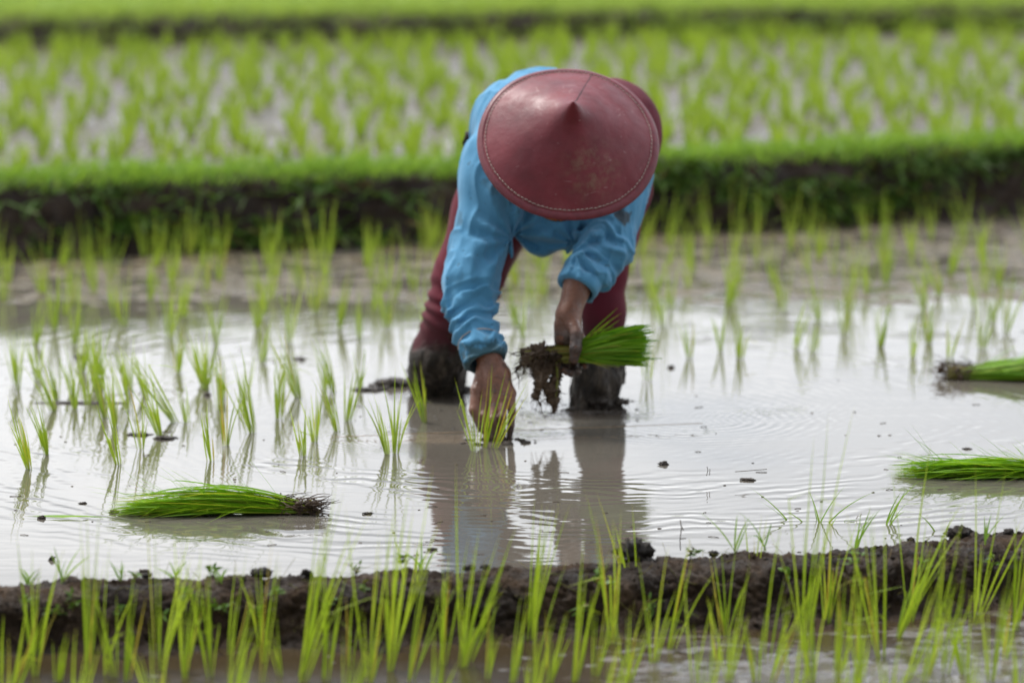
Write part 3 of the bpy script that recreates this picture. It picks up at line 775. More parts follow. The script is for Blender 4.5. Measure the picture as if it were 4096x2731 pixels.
def head_sdf(p):
    R = np.stack([HS, HF, HN])
    q = (p - Hd.astype(np.float32)) @ R.T.astype(np.float32)       # x side, y face, z crown
    I = np.eye(3)
    d = ellip(q, (0, -.012, .012), I, (.074, .092, .098))
    d = smin(d, ellip(q, (0, .025, -.055), I, (.056, .060, .066)), .03)                # jaw
    d = smin(d, rcone(q, (0, .078, .0), (0, .100, -.040), .006, .0125), .012)         # nose
    d = smin(d, rcone(q, (-.012, .090, -.042), (.012, .090, -.042), .0075, .0075), .006)
    for s_ in (-1, 1):
        d = smin(d, rcone(q, (s_ * .012, .080, .012), (s_ * .048, .066, .014), .0065, .006), .010)   # brows
        d = smax(d, -ellip(q, (s_ * .030, .084, -.006), I, (.017, .012, .010)), .008)               # eye sockets
        d = smin(d, ellip(q, (s_ * .030, .066, -.006), I, (.013, .013, .012)), .003)                # eyes
        d = smin(d, ellip(q, (s_ * .040, .052, -.035), I, (.022, .02, .02)), .015)                  # cheeks
        d = smin(d, ellip(q, (s_ * .077, -.012, -.012), I, (.008, .018, .031)), .006)               # ears
    d = smin(d, rcone(q, (-.020, .078, -.068), (.020, .078, -.068), .0055, .0055), .006)            # lips
    d = smin(d, rcone(q, (-.015, .077, -.078), (.015, .077, -.078), .006, .006), .005)
    d = smax(d, -rcone(q, (-.021, .086, -.0735), (.021, .086, -.0735), .0022, .0022), .003)
    d = smin(d, ellip(q, (0, .066, -.100), I, (.018, .015, .014)), .015)                            # chin
    return d
neck_b = at(2262, 690, -.13)
def body_core(p):
    d = head_sdf(p)
    d = smin(d, rcone(p, Hd - HN * .07 - HF * .02, neck_b, .052, .058), .03)
    d = smin(d, rcone(p, A1s + (.03, .02, 0), A2s + (-.03, .02, 0), .062, .062), .04)
    d = smin(d, rcone(p, chest, at(2310, 640, .08), .105, .10), .05)
    d = smin(d, rcone(p, hipL + (.03, 0, .02), hipR + (-.03, 0, .02), .098, .098), .05)
    d = smin(d, chain([A1s, A1e], (.048, .036))(p), .03)
    d = smin(d, chain([A1e, at(1908, 1330, -.338), at(1932, 1378, -.367)], (.032, .025, .0255))(p), .01)
    d = smin(d, chain([A2s, A2e], (.048, .037))(p), .03)
    d = smin(d, chain([A2e, at(2318, 1120, -.295)], (.038, .036))(p), .01)
    d = smin(d, chain([hipL, kneeL, ankL], (.080, .052, .036), .03)(p), .04)
    d = smin(d, chain([hipR + (0, .02, 0), kneeR + (0, .012, 0), ankR], (.070, .036, .034), .03)(p), .03)
    for a_, dx in ((ankL, -.02), (ankR, 0)):
        d = smin(d, rcone(p, a_ + (0, .03, -.01), a_ + (dx, -.13, -.035), .030, .020), .03)         # feet, deep in the mud
    return d
def body_sdf(p):
    d = body_core(p)
    for f_, c_, r_h in ((hand_left, at(1980, 1570, -.42), .20), (hand_right, at(2290, 1350, -.34), .22)):
        near_ = ((p - c_.astype(np.float32)) ** 2).sum(1) < r_h ** 2
        if near_.any():
            e_ = d.copy(); e_[near_] = smin(d[near_], f_(p[near_]), .006); d = e_
    return d

# ------------------------------------------------------------------ person materials
m, nt, b, out = new_mat('skin'); N = NT(nt); P = N.pos(); M['skin'] = m
sx = N.n("ShaderNodeSeparateXYZ"); N.l(P, sx.inputs[0])
c = N.ramp(N.noise(P, 30, 5, 0.6), [(0.3, (0.12, 0.048, 0.026)), (0.55, (0.195, 0.080, 0.045)), (0.75, (0.27, 0.125, 0.080))])
# mud on the hands: patchy on the lowered one, thick on the one holding the seedlings
mudn = N.noise(P, 38, 6, 0.65)
xr_ = N.smooth(sx.outputs['X'], 0.06, 0.09)                         # only the holding hand is this far right
k1 = N.math('MULTIPLY', N.math('MULTIPLY', N.smooth(sx.outputs['Z'], 0.275, 0.225), xr_), N.smooth(mudn, 0.36, 0.50))
k2 = N.math('MULTIPLY', N.smooth(sx.outputs['Z'], 0.085, 0.012), N.smooth(mudn, 0.30, 0.52))
k3 = N.math('MULTIPLY', N.smooth(mudn, 0.56, 0.66), N.smooth(sx.outputs['Z'], 0.30, 0.2, 0.0, 0.7))
kk = N.math('MAXIMUM', N.math('MAXIMUM', k1, k2), k3)
c = N.mix(N.math('MULTIPLY', kk, 0.88), c, N.ramp(N.noise(P, 90, 4), [(0.35, (0.035, 0.027, 0.023)), (0.7, (0.115, 0.09, 0.08))]))
N.l(c, b.inputs['Base Color']); N.l(N.smooth(N.noise(P, 60, 4), 0.35, 0.65, 0.22, 0.52), b.inputs['Roughness'])
b.inputs['Subsurface Weight'].default_value = 0.06; b.inputs['Subsurface Radius'].default_value = (0.01, 0.004, 0.002)
h = N.math('ADD', N.math('MULTIPLY', N.noise(P, 160, 4, 0.65), 0.0016), N.math('MULTIPLY', N.math('MULTIPLY', N.noise(P, 70, 4, 0.6), 0.004), kk))
h = N.math('ADD', h, N.math('MULTIPLY', N.noise(P, 240, 2, 0.5, (0.25, 1, 1)), 0.0010))
N.bump(h, b, 1.0, 1.0)

def cloth_mat(name, col_a, col_b, mud_z=None, spots=0.0, rib=None, wet=None):
    m, nt, b, out = new_mat(name); N = NT(nt); P = N.pos()
    sx = N.n("ShaderNodeSeparateXYZ"); N.l(P, sx.inputs[0])
    c = N.ramp(N.noise(P, 6, 4, 0.55), [(0.3, col_a), (0.7, col_b)])
    weave = N.noise(P, 900, 2, 0.6)
    c = N.mix(0.35, c, N.ramp(weave, [(0.3, (0.75, 0.75, 0.75)), (0.7, (1.2, 1.2, 1.2))]), 'MULTIPLY')
    hb = N.math('MULTIPLY', weave, 0.0004)
    if spots:
        sp = N.noise(P, 75, 3, 0.55); gate = N.noise(P, 9, 3)
        k = N.math('MULTIPLY', N.smooth(sp, 0.665, 0.70), N.smooth(gate, 0.45, 0.6, 0.35, 1.0))
        c = N.mix(N.math('MULTIPLY', k, spots), c, (0.035, 0.045, 0.04))
        big = N.math('MULTIPLY', N.smooth(N.noise(P, 13, 5, 0.6, (1, 1, 1), (3, 1, 2)), 0.60, 0.70), 0.45)
        c = N.mix(big, c, (0.05, 0.10, 0.115))
    if wet:
        for (cx, cy, cz, r0, col, kq) in wet:
            q = N.n("ShaderNodeVectorMath", operation='DISTANCE'); N.l(P, q.inputs[0]); q.inputs[1].default_value = (cx, cy, cz)
            dd = N.math('ADD', q.outputs['Value'], N.math('MULTIPLY', N.math('SUBTRACT', N.noise(P, 48, 4, 0.65), 0.5), max(r0 * 0.9, 0.045)))
            c = N.mix(N.smooth(dd, r0, r0 * 0.65, 0.0, kq), c, col)
    rough = 0.82
    if rib:
        w = N.n("ShaderNodeTexWave"); w.wave_type = 'BANDS'; w.bands_direction = 'X'; w.inputs['Scale'].default_value = rib
        w.inputs['Distortion'].default_value = 0.6; w.inputs['Detail'].default_value = 1; N.l(P, w.inputs['Vector'])
        hb = N.math('ADD', hb, N.math('MULTIPLY', w.outputs['Fac'], 0.0007))
        c = N.mix(0.5, c, N.ramp(w.outputs['Fac'], [(0.2, (0.72, 0.72, 0.72)), (0.8, (1.15, 1.15, 1.15))]), 'MULTIPLY')
    if mud_z:
        z0, amp = mud_z
        lvl = N.math('ADD', sx.outputs['Z'], N.math('MULTIPLY', N.math('SUBTRACT', N.noise(P, 16, 5, 0.6), 0.5), amp))
        mk = N.smooth(lvl, z0, z0 - 0.040)
        mk2 = N.smooth(lvl, z0 + 0.12, z0, 0.0, 0.6)
        mud = N.ramp(N.noise(P, 55, 5, 0.65, (1, 1, 0.5)), [(0.34, (0.013, 0.009, 0.006)), (0.52, (0.040, 0.029, 0.020)), (0.70, (0.12, 0.092, 0.068))])
        c = N.mix(mk2, c, (0.045, 0.02, 0.02)); c = N.mix(mk, c, mud)
        hb = N.math('ADD', hb, N.math('MULTIPLY', mk, N.math('MULTIPLY', N.noise(P, 60, 5, 0.7, (1, 1, 0.35)), 0.012)))
        N.l(N.math('SUBTRACT', rough, N.math('MULTIPLY', mk, 0.38)), b.inputs['Roughness'])
    else:
        b.inputs['Roughness'].default_value = rough
    N.l(c, b.inputs['Base Color']); b.inputs['Sheen Weight'].default_value = 0.05 if mud_z else 0.2; b.inputs['Sheen Roughness'].default_value = 0.5
    b.inputs['Specular IOR Level'].default_value = 0.25
    N.bump(hb, b, 1.0, 1.0)
    return m
cuffw = at(1950, 1440, -.39); stain = at(2488, 862, -.2)
M['shirt'] = cloth_mat('blue_cotton', (0.070, 0.255, 0.43), (0.11, 0.335, 0.55), spots=0.9,
    wet=[(cuffw[0], cuffw[1] - .01, cuffw[2] - .012, 0.075, (0.03, 0.07, 0.075), 0.88), (stain[0], stain[1] - .03, stain[2], 0.026, (0.05, 0.045, 0.04), 0.85)])
M['trousers'] = cloth_mat('maroon_knit', (0.105, 0.008, 0.019), (0.165, 0.014, 0.030), mud_z=(0.155, 0.15), rib=42)

# ------------------------------------------------------------------ clothes
def shirt_folds(p):
    d = 0
    # soft large folds everywhere, stretched along the arms
    d = d + 0.0075 * fbm(p * np.array([9, 9, 4.5], np.float32) + 3.7, 3, 0.5)
    r = 1 - np.abs(fbm(p * np.array([13, 13, 5], np.float32) + 8.1, 2)) * 3.2
    d = d - 0.0060 * np.clip(r, 0, 1) ** 2
    r2 = 1 - np.abs(fbm(p * np.array([30, 30, 15], np.float32) + 2.1, 2)) * 3.6
    d = d - 0.0014 * np.clip(r2, 0, 1) ** 2 * np.clip(.6 + 2 * fbm(p * 6 + 4, 2), 0, 1.4)
    # bunched creases round both forearms
    for a_, b_, t0, k_, am in ((A1e, A1w, 0.05, 165., .0072), (A2e, at(2318, 1120, -.295), -0.2, 175., .0065)):
        a_ = a_.astype(np.float32); b_ = b_.astype(np.float32); ax = (b_ - a_) / np.linalg.norm(b_ - a_)
        s = (p - a_) @ ax; L = np.linalg.norm(b_ - a_)
        q = p - a_ - s[:, None] * ax; rr = np.sqrt((q * q).sum(1))
        w = np.clip((s / L - t0) / .15, 0, 1) * np.clip((1.12 - s / L) / .1, 0, 1) * (rr < .10)
        ph = s * k_ + 7.0 * fbm(p * 13 + 1.3, 2) + q[:, 0] * 38
        d = d - am * w * (np.clip(np.sin(ph), -0.3, 1)) * (0.6 + 0.9 * np.clip(fbm(p * 17 + 5, 2) + .4, 0, 1.2))
    # folds radiating from the armpits over the chest
    for c_ in (at(2045, 930, -.14), at(2300, 985, -.20)):
        q = p - c_.astype(np.float32); ang = np.arctan2(q[:, 2], q[:, 0]); rr = np.sqrt((q[:, 0] ** 2 + q[:, 2] ** 2)) + 1e-4
        d = d - 0.0065 * np.cos(ang * 9 + 3 * fbm(p * 6, 2)) * np.exp(-((rr - .07) / .06) ** 2)
    return d
def shirt_sdf(p):
    d = rcone(p, at(2090, 640, -.06), at(2420, 640, -.04), .115, .115)                         # upper back / shoulders
    d = smin(d, rcone(p, at(2160, 560, .03), at(2310, 560, .12), .145, .135), .06)             # back
    d = smin(d, rcone(p, at(2040, 470, .02), at(2170, 430, .1), .085, .09), .06)               # the high left side of the back
    d = smin(d, rcone(p, at(2175, 830, -.10), at(2345, 830, -.10), .095, .085), .05)           # hanging chest
    d = smin(d, rcone(p, at(2180, 890, -.09), at(2290, 890, -.09), .072, .066), .03)
    d = smin(d, rcone(p, at(2000, 640, -.13), at(1985, 730, -.15), .088, .085), .05)
    a1 = chain([at(1985, 720, -.15), at(1925, 965, -.20), at(1879, 1130, -.265), at(1876, 1213, -.29)], (.080, .066, .0625, .054), .02)(p)
    a1 = smin(a1, chain([at(1876, 1213, -.29), at(1900, 1328, -.335), at(1942, 1445, -.385)], (.054, .046, .0475), .01)(p), .015)
    d = smin(d, a1, .035)
    a2 = chain([at(2488, 690, -.12), at(2462, 820, -.16), at(2426, 985, -.21)], (.072, .064, .058), .02)(p)
    a2 = smin(a2, chain([at(2428, 985, -.21), at(2350, 1085, -.27), at(2316, 1140, -.30)], (.057, .050, .0475), .015)(p), .02)
    d = smin(d, a2, .03)
    # neckline hem cut hidden under the hat; rolled cuff on the image-right sleeve
    d = d + shirt_folds(p)
    for a_, b_, r in ((at(2350, 1085, -.27), at(2300, 1178, -.315), .0475),):
        a_ = a_.astype(np.float32); b_ = b_.astype(np.float32); ax = (b_ - a_) / np.linalg.norm(b_ - a_)
        s = (p - at(2318, 1138, -.299).astype(np.float32)) @ ax
        q = p - at(2318, 1138, -.299).astype(np.float32) - s[:, None] * ax; rr = np.sqrt((q * q).sum(1))
        tor = np.sqrt((rr - .0415) ** 2 + (s * .62) ** 2) - .0105 - .003 * np.sin(np.arctan2(q[:, 2], q[:, 0]) * 3)
        d = smin(d, tor, .004)
    # hems: cut flat and hollow at both cuffs
    for e0, e1, rc_ in ((at(1915, 1370, -.352), at(1945, 1452, -.388), .0395), (at(2345, 1095, -.275), at(2308, 1160, -.306), .0385)):
        e0 = e0.astype(np.float32); e1 = e1.astype(np.float32); ax = (e1 - e0) / np.linalg.norm(e1 - e0)
        s = (p - e1) @ ax; q = p - e1 - s[:, None] * ax; rr = np.sqrt((q * q).sum(1))
        close = (rr < .085) & (s < .12)
        d = np.where(close, smax(d, s, .004), d)
        d = np.where(close, smax(d, -np.maximum(rr - rc_, -s - .055), .003), d)
    return d
def trouser_sdf(p):
    d = rcone(p, hipL + (.01, .02, .015), hipR + (-.015, .02, .02), .118, .095)
    d = smin(d, rcone(p, at(2300, 520, .10), at(2440, 520, .26), .11, .13), .06)
    L = chain([hipL + (-.0, 0, 0), at(2042, 690, .17), at(1970, 850, .155), at(1872, 1110, .13), at(1822, 1270, .12), at(1748, 1425, .13), at(1748, 1500, .19), at(1752, 1640, .27)], (.112, .107, .098, .083, .074, .063, .064, .056), .03)(p)
    R = chain([hipR, at(2482, 760, .14), at(2450, 930, .10), at(2422, 1080, .08), at(2418, 1250, .05), at(2398, 1420, .03), at(2385, 1520, .02), at(2365, 1680, .01)], (.086, .074, .058, .0500, .0495, .050, .054, .062), .03)(p)
    d = smin(smin(d, L, .05), R, .05)
    d = d + 0.0035 * fbm(p * np.array([10, 10, 6], np.float32) + 1.1, 3)
    # creases behind and above the left knee
    s = p[:, 2]; w = np.exp(-((s - .24) / .075) ** 2) * (p[:, 0] < -.02)
    d = d - 0.0038 * w * np.sin(s * 165 + p[:, 0] * 60 + 5 * fbm(p * 9, 2))
    # mud caked below: ragged and thicker
    mw = np.clip((.13 - s) / .04, 0, 1)
    d = d - mw * (0.011 * fbm(p * np.array([30, 30, 12], np.float32), 4, .6) + 0.002)
    # long drag folds in the mud-soaked right leg
    wr_ = np.clip((.17 - s) / .05, 0, 1) * (p[:, 0] > .08)
    d = d - 0.0055 * wr_ * np.clip(np.sin(p[:, 0] * 105 + s * 14 + 2.2), -.4, 1)
    return d

pb_loc = gp(2180, 1640); pb_loc[2] = 0
bV, bF = mesh_sdf(body_sdf, (-.30, -.56, -.16), (.42, .40, .84), .0028)
person = mesh_obj('person', bV, bF, M['skin'], matrix=pb_loc)
tag(person, "person bending low over the water in blue shirt, maroon trousers and conical hat, planting rice", "person")
sV, sF = mesh_sdf(shirt_sdf, (-.26, -.46, .12), (.42, .34, .95), .0030, margin=.03)
shirt = child('shirt', sV, sF, M['shirt'], person, None)
tag(shirt, "blue long-sleeved shirt with wet mud-stained cuffs")
tV, tF = mesh_sdf(trouser_sdf, (-.36, -.14, -.10), (.46, .46, .90), .0032, margin=.03)
tr_ = child('trousers', tV, tF, M['trousers'], person, None)
tag(tr_, "maroon ribbed trousers caked in dark mud below the knee")

# ------------------------------------------------------------------ conical hat
RH = 0.2125
hS = HS * np.sign(HS[0]); hB = np.cross(HN, hS)          # rim-plane axes: hS to image right, hB up/back
if hB[2] < 0: hB = -hB
m, nt, b, out = new_mat('hat_leather'); N = NT(nt); P = N.pos(); M['hat'] = m
c = N.ramp(N.noise(P, 14, 5, 0.6), [(0.3, (0.115, 0.007, 0.013)), (0.55, (0.160, 0.011, 0.019)), (0.75, (0.20, 0.022, 0.031))])
scr = N.noise(P, 26, 3, 0.7, (1, 0.08, 1)); scr2 = N.noise(P, 60, 3, 0.7, (0.1, 1, 1), (4, 2, 1))
c = N.mix(N.math('MULTIPLY', N.smooth(scr, 0.66, 0.71), 0.35), c, (0.34, 0.20, 0.19))
c = N.mix(N.math('MULTIPLY', N.smooth(scr2, 0.67, 0.70), 0.45), c, (0.36, 0.22, 0.21))
dst = HC + hS * .055 - hB * .115 + HN * .06
q = N.n("ShaderNodeVectorMath", operation='DISTANCE'); N.l(P, q.inputs[0]); q.inputs[1].default_value = tuple(dst)
dk = N.math('MULTIPLY', N.smooth(q.outputs['Value'], 0.10, 0.02), N.smooth(N.noise(P, 40, 5, 0.7), 0.42, 0.66))
c = N.mix(N.math('MULTIPLY', dk, 0.5), c, (0.22, 0.15, 0.09))
c = N.mix(N.math('MULTIPLY', N.smooth(N.noise(P, 11, 6, 0.7, (1, 1, 1), (7, 7, 7)), 0.52, 0.72), 0.16), c, (0.27, 0.10, 0.10))
N.l(c, b.inputs['Base Color'])
N.l(N.smooth(N.noise(P, 20, 5, 0.65), 0.3, 0.7, 0.38, 0.58), b.inputs['Roughness'])
b.inputs['Specular IOR Level'].default_value = 0.50
N.bump(N.math('ADD', N.math('MULTIPLY', N.noise(P, 45, 4, 0.6), 0.0012), N.math('MULTIPLY', N.noise(P, 350, 3, 0.6), 0.00025)), b, 1.0, 1.0)
def simple_mat(name, col, rough=0.7, var=0.25, sc=60):
    m, nt, b, out = new_mat(name); N = NT(nt); P = N.pos()
    c = N.ramp(N.noise(P, sc, 4, 0.6), [(0.3, tuple(v * (1 - var) for v in col)), (0.7, tuple(min(1, v * (1 + var)) for v in col))])
    N.l(c, b.inputs['Base Color']); b.inputs['Roughness'].default_value = rough
    N.bump(N.math('MULTIPLY', N.noise(P, sc * 4, 3), 0.0005), b); return m
M['rim'] = simple_mat('hat_rim_leather', (0.155, 0.022, 0.032), 0.42)
M['stitch'] = simple_mat('stitching', (0.44, 0.36, 0.31), 0.85)
M['orange'] = simple_mat('orange_cloth', (0.62, 0.17, 0.012), 0.75)
M['dark'] = simple_mat('dark_cloth', (0.03, 0.02, 0.02), 0.8)
M['string'] = simple_mat('planting_string', (0.36, 0.24, 0.13), 0.8)
M['snail'] = simple_mat('snail_shell', (0.42, 0.26, 0.20), 0.35)

def hat_h(r, ph):
    t = r / RH
    z = 0.134 * (1 - t) + 0.016 * (1 - t ** 2) - 0.004
    z += 0.028 * np.exp(-(r / 0.022) ** 1.6)
    z += 0.0032 * np.sin(3 * ph + 0.6) * t ** 2 + 0.0022 * np.sin(5 * ph + 2.0) * t
    return z
rr_ = np.r_[0.0004, np.linspace(.003, .04, 14), np.linspace(.045, RH - .002, 46)]
phs = np.arange(192) / 192 * 2 * math.pi
RR, PH = np.meshgrid(rr_, phs, indexing='ij')
Hz = hat_h(RR, PH)
Hz = Hz + 0.0016 * fbm(np.stack([RR * np.cos(PH) * 16, RR * np.sin(PH) * 16, RR * 0], -1), 3)
seam_ph = math.atan2(1.0, 0.30)
dphi = (PH - seam_ph + math.pi) % (2 * math.pi) - math.pi
Hz = Hz + np.where(dphi > 0, 0.0016, 0) * np.exp(-(np.maximum(dphi, 0) * RR / 0.02) ** 2) * (RR > .012)     # overlapped seam
def hat_pt(r, ph, z):
    return HC + np.multiply.outer(r * np.cos(ph), hS) + np.multiply.outer(r * np.sin(ph), hB) + np.multiply.outer(z, HN)
def ring_faces(nr, k, flip=False):
    i = np.arange(nr - 1)[:, None] * k; j = np.arange(k)[None]; j2 = (j + 1) % k
    f = np.stack([i + j, i + k + j, i + k + j2, i + j2], -1).reshape(-1, 4)
    return f[:, ::-1] if flip else f
outer = hat_pt(RR, PH, Hz).reshape(-1, 3); inner = hat_pt(RR, PH, Hz - 0.0035).reshape(-1, 3)
fo = ring_faces(len(rr_), 192); fi = ring_faces(len(rr_), 192, True) + len(outer)
e0 = (len(rr_) - 1) * 192 + np.arange(192); e1 = (len(rr_) - 1) * 192 + (np.arange(192) + 1) % 192
fe = np.stack([e0, e0 + len(outer), e1 + len(outer), e1], 1)
hat = child('hat', np.concatenate([outer, inner]), np.concatenate([fo, fi, fe]), M['hat'], person)
tag(hat, "maroon leather conical hat with a point and stitched rim")
# the rolled rim: a flattened tube wrapped over the edge
tk = 10; th_ = np.arange(tk) / tk * 2 * math.pi
zr = hat_h(np.full(192, RH - .006), phs)
rv = []
for a_ in range(tk):
    rv.append(hat_pt(RH - 0.0055 + 0.0078 * math.cos(th_[a_]) * np.ones(192), phs, zr - 0.0010 + 0.0042 * math.sin(th_[a_]) - 0.62 * 0.0078 * math.cos(th_[a_])))
rv = np.concatenate(rv); i = np.arange(tk)[:, None] * 192; j = np.arange(192)[None]
i2 = ((np.arange(tk) + 1) % tk)[:, None] * 192
rf = np.stack([i + j, i2 + j, i2 + (j + 1) % 192, i + (j + 1) % 192], -1).reshape(-1, 4)
child('rim', rv, rf, M['rim'], hat)
st = MB(); ns = 118
for k_ in range(ns):
    p0 = 2 * math.pi * (k_ + 0.08) / ns; p1 = p0 + 2 * math.pi / ns * 0.74; pp = np.linspace(p0, p1, 4)
    r0 = np.full(4, RH - 0.0165 + random.uniform(-.0006, .0006))
    st.tube(hat_pt(r0, pp, hat_h(r0, pp) + np.array([-.0006, .0016, .0016, -.0006]) + .0006), .0010, 5)
st.make('stitching', M['stitch'], hat)
sm_ = MB(); rs_ = np.linspace(.012, RH - .014, 30)
sm_.tube(hat_pt(rs_, np.full(30, seam_ph), hat_h(rs_, np.full(30, seam_ph)) + .0004), .0009, 5)
sm_.make('seam', M['dark'], hat)
# orange chin band, its loop just showing under the rim
cs = MB(); a_ = np.linspace(0, 1, 26)
for off, rad, mt in ((0, .0085, 0),):
    c0 = at(2232, 866, -.31)
    pts = np.array([c0 + hS * (.085 * math.cos(t * math.pi)) + np.array([0, -.012 * math.sin(t * math.pi), 0.115 * (1 - math.sin(t * math.pi)) - .001]) for t in a_])
    cs.tube(pts, rad, 8)
cs.make('chin_strap', M['orange'], hat)
cs2 = MB(); cs2.tube(pts + np.array([0, .003, -.0065]), .0045, 6); cs2.make('strap_edge', M['dark'], hat)

# a loop of the dark belt cloth at the waist, left side
bl = MB()
w0 = at(1880, 560, .03)
bl.tube([w0 + (.02, 0, .02), w0 + (-.006, 0, .012), w0 + (-.012, .0, -.006), w0 + (-.004, 0, -.028), w0 + (-.012, 0, -.05), w0 + (.02, 0, -.08)], np.array([.006, .010, .008, .009, .012, .008]), 7)
bl.blob(w0 + (-.008, 0, -.035), (.012, .012, .02), 4, .3)
bl.make('waistband', M['dark'], person)
# turned-up hem with its stitched seam on the image-left sleeve
hm = MB(); e0 = at(1912, 1362, -.350); e1 = at(1945, 1452, -.388); ax = unit(e1 - e0); u_ = unit(np.cross(ax, (0, 0, 1.0))); v_ = np.cross(ax, u_)
for t_, rr0, tr0 in ((0.0, .0505, .0016),):
    ph_ = np.linspace(0, 2 * math.pi, 49)
    hm.tube([e0 + ax * (.004 * math.sin(2 * q)) + u_ * rr0 * math.cos(q) + v_ * rr0 * math.sin(q) for q in ph_], tr0, 5)
hm.make('hem_stitch', M['stitch'], shirt)

# ------------------------------------------------------------------ seedling bundles
def bez(p0, p1, p2, n):
    t = np.linspace(0, 1, n)[:, None]; return (1 - t) ** 2 * p0 + 2 * t * (1 - t) * p1 + t * t * p2
br = np.random.default_rng(31)
held = empty('seedling_bundle', at(2290, 1412, -.36))
tag(held, "bundle of green rice seedlings with muddy roots held in the raised hand", "rice bundle", "bundles of cut rice seedlings")
H0 = at(2285, 1413, -.36)
lv = MB(); sm = MB()
for i in range(620):
    r_i = math.sqrt(br.uniform()) * .021; a_i = br.uniform(0, 2 * math.pi)
    off = np.array([0, math.cos(a_i) * r_i, math.sin(a_i) * r_i])
    s0 = at(2130 + br.normal(0, 12), 1420, -.36) + off * 0.9
    h0 = H0 + off
    ex = br.normal(2572, 20) if br.uniform() < .8 else br.uniform(2430, 2580)
    zf = np.clip(off[2] / .021 + br.normal(0, .28), -1.15, 1.1)
    ey = 1380 - zf * 74
    end = at(ex, ey, -.36 + off[1] * 2.6 + br.normal(0, .008))
    mid_ = h0 + (end - h0) * 0.5 + np.array([0, 0, 0.010 + br.normal(0, .005)])
    pts = bez(h0, mid_, end, 8)
    wid = .0017 * br.uniform(.8, 1.3) * np.array([.7, .9, 1, 1.05, 1.05, 1.0, .85, .35])
    lv.ribbon(pts, wid, unit((br.normal(0, .3), br.normal(-.5, .5), 1)), .3, br.uniform(0, .8) if br.uniform() > .06 else .97, 0.3, 0.84)
    if i % 2 == 0: sm.ribbon(bez(s0, (s0 + h0) / 2 + (0, 0, br.normal(0, .003)), h0 + (h0 - s0) * .25, 5), np.full(5, .0015), unit((0, br.normal(-.5, .5), 1)), .4, br.uniform(.1, 1), .3, .6)
for px0, py0, px1, py1, yy in [(2340, 1345, 2470, 1232, -.37), (2335, 1350, 2486, 1252, -.36), (2390, 1330, 2455, 1270, -.37), (2380, 1345, 2478, 1280, -.36), (2330, 1440, 2440, 1474, -.40), (2330, 1448, 2480, 1470, -.39), (2340, 1430, 2478, 1462, -.41), (2360, 1440, 2485, 1448, -.40), (2300, 1440, 2400, 1452, -.41)]:
    a0, a1 = at(px0, py0, yy), at(px1, py1, yy)
    lv.ribbon(bez(H0, a0, a1, 9), .0016 * np.array([1, 1, 1, 1, .95, .85, .7, .5, .15]), unit((0, -.3, 1)), .3, br.uniform(.3, 1), .3, 1)
lv.make('leaves', M['bundle'], held); sm.make('stems', M['stem'], held)
rt = MB(); rm = MB()
for i in range(150):       # matted root hairs
    s0 = at(br.normal(2185, 38), br.normal(1418, 17), -.36 + br.normal(0, .012))
    dx = br.normal(-55, 40); e_ = s0 + np.array([dx / 1690, br.normal(0, .02), -abs(br.normal(.022, .03))])
    m_ = (s0 + e_) / 2 + br.normal(0, .012, 3)
    rt.tube(bez(s0, m_, e_, 6), .0010 * br.uniform(.5, 1.6) * np.array([1.4, 1.2, 1, .9, .6, .3]), 4)
for px, py, r_b, sd_ in [(2130, 1412, .017, 1), (2160, 1400, .019, 2), (2105, 1425, .013, 3), (2180, 1425, .020, 4), (2215, 1415, .018, 5), (2145, 1440, .015, 6), (2125, 1455, .011, 7), (2240, 1420, .015, 8), (2092, 1405, .008, 9)]:
    rm.blob(at(px, py, -.365), (r_b, r_b, r_b * .8), sd_, .75, 2.2, 18, 12)
rr0 = rm.make('mud_clods', M['root'], held)
rt.make('root_hairs', M['root'], held)
def hanging(name, path, r, seed, fringe=26):
    mb = MB(); pts = np.array([at(*q) for q in path]); n = 40
    t = np.linspace(0, 1, n); ti = np.linspace(0, 1, len(pts))
    c_ = np.stack([np.interp(t, ti, pts[:, k]) for k in range(3)], 1)
    rad = np.interp(t, np.linspace(0, 1, len(r)), r)
    K = 12; q = MB(); q.tube(c_, rad, K); V = np.concatenate(q.v)
    cc = np.repeat(c_, K, axis=0); d_ = V - cc
    V = cc + d_ * (1 + 1.5 * fbm(V * 75 + seed, 3, .6))[:, None]
    mb.add(V, q.f)
    rg = np.random.default_rng(seed)
    for i in range(fringe):
        k = rg.integers(4, n - 1); s0 = c_[k] + rg.normal(0, rad[k] * .5, 3)
        e_ = s0 + np.array([rg.normal(0, .016), rg.normal(0, .01), -abs(rg.normal(.012, .018))])
        mb.tube(bez(s0, (s0 + e_) / 2 + rg.normal(0, .006, 3), e_, 6), np.array([1, .9, .8, .6, .5, .3]) * .0012 * rg.uniform(.6, 1.5), 4)
    return mb.make(name, M['root'], held)
hanging('hanging_root', [(2175, 1430, -.365), (2150, 1480, -.37), (2160, 1540, -.37), (2140, 1580, -.37), (2165, 1625, -.37)], [.016, .013, .012, .007, .002], 3)
hanging('hanging_root', [(2215, 1440, -.36), (2230, 1500, -.36), (2205, 1560, -.36), (2218, 1605, -.36), (2216, 1655, -.36)], [.014, .010, .017, .010, .002], 5, 34)
hanging('hanging_root', [(2200, 1450, -.37), (2175, 1520, -.37), (2190, 1570, -.37), (2200, 1605, -.37)], [.012, .009, .005, .002], 8, 14)
hanging('hanging_root', [(2110, 1420, -.37), (2095, 1455, -.37), (2070, 1475, -.37), (2058, 1490, -.37)], [.010, .007, .004, .0015], 9, 14)
lob = MB(); lob.tube(bez(at(2225, 1440, -.37), at(2235, 1520, -.37), at(2222, 1590, -.37), 8), .0032, 5, .3); lob.make('hanging_stem', M['stem'], held)

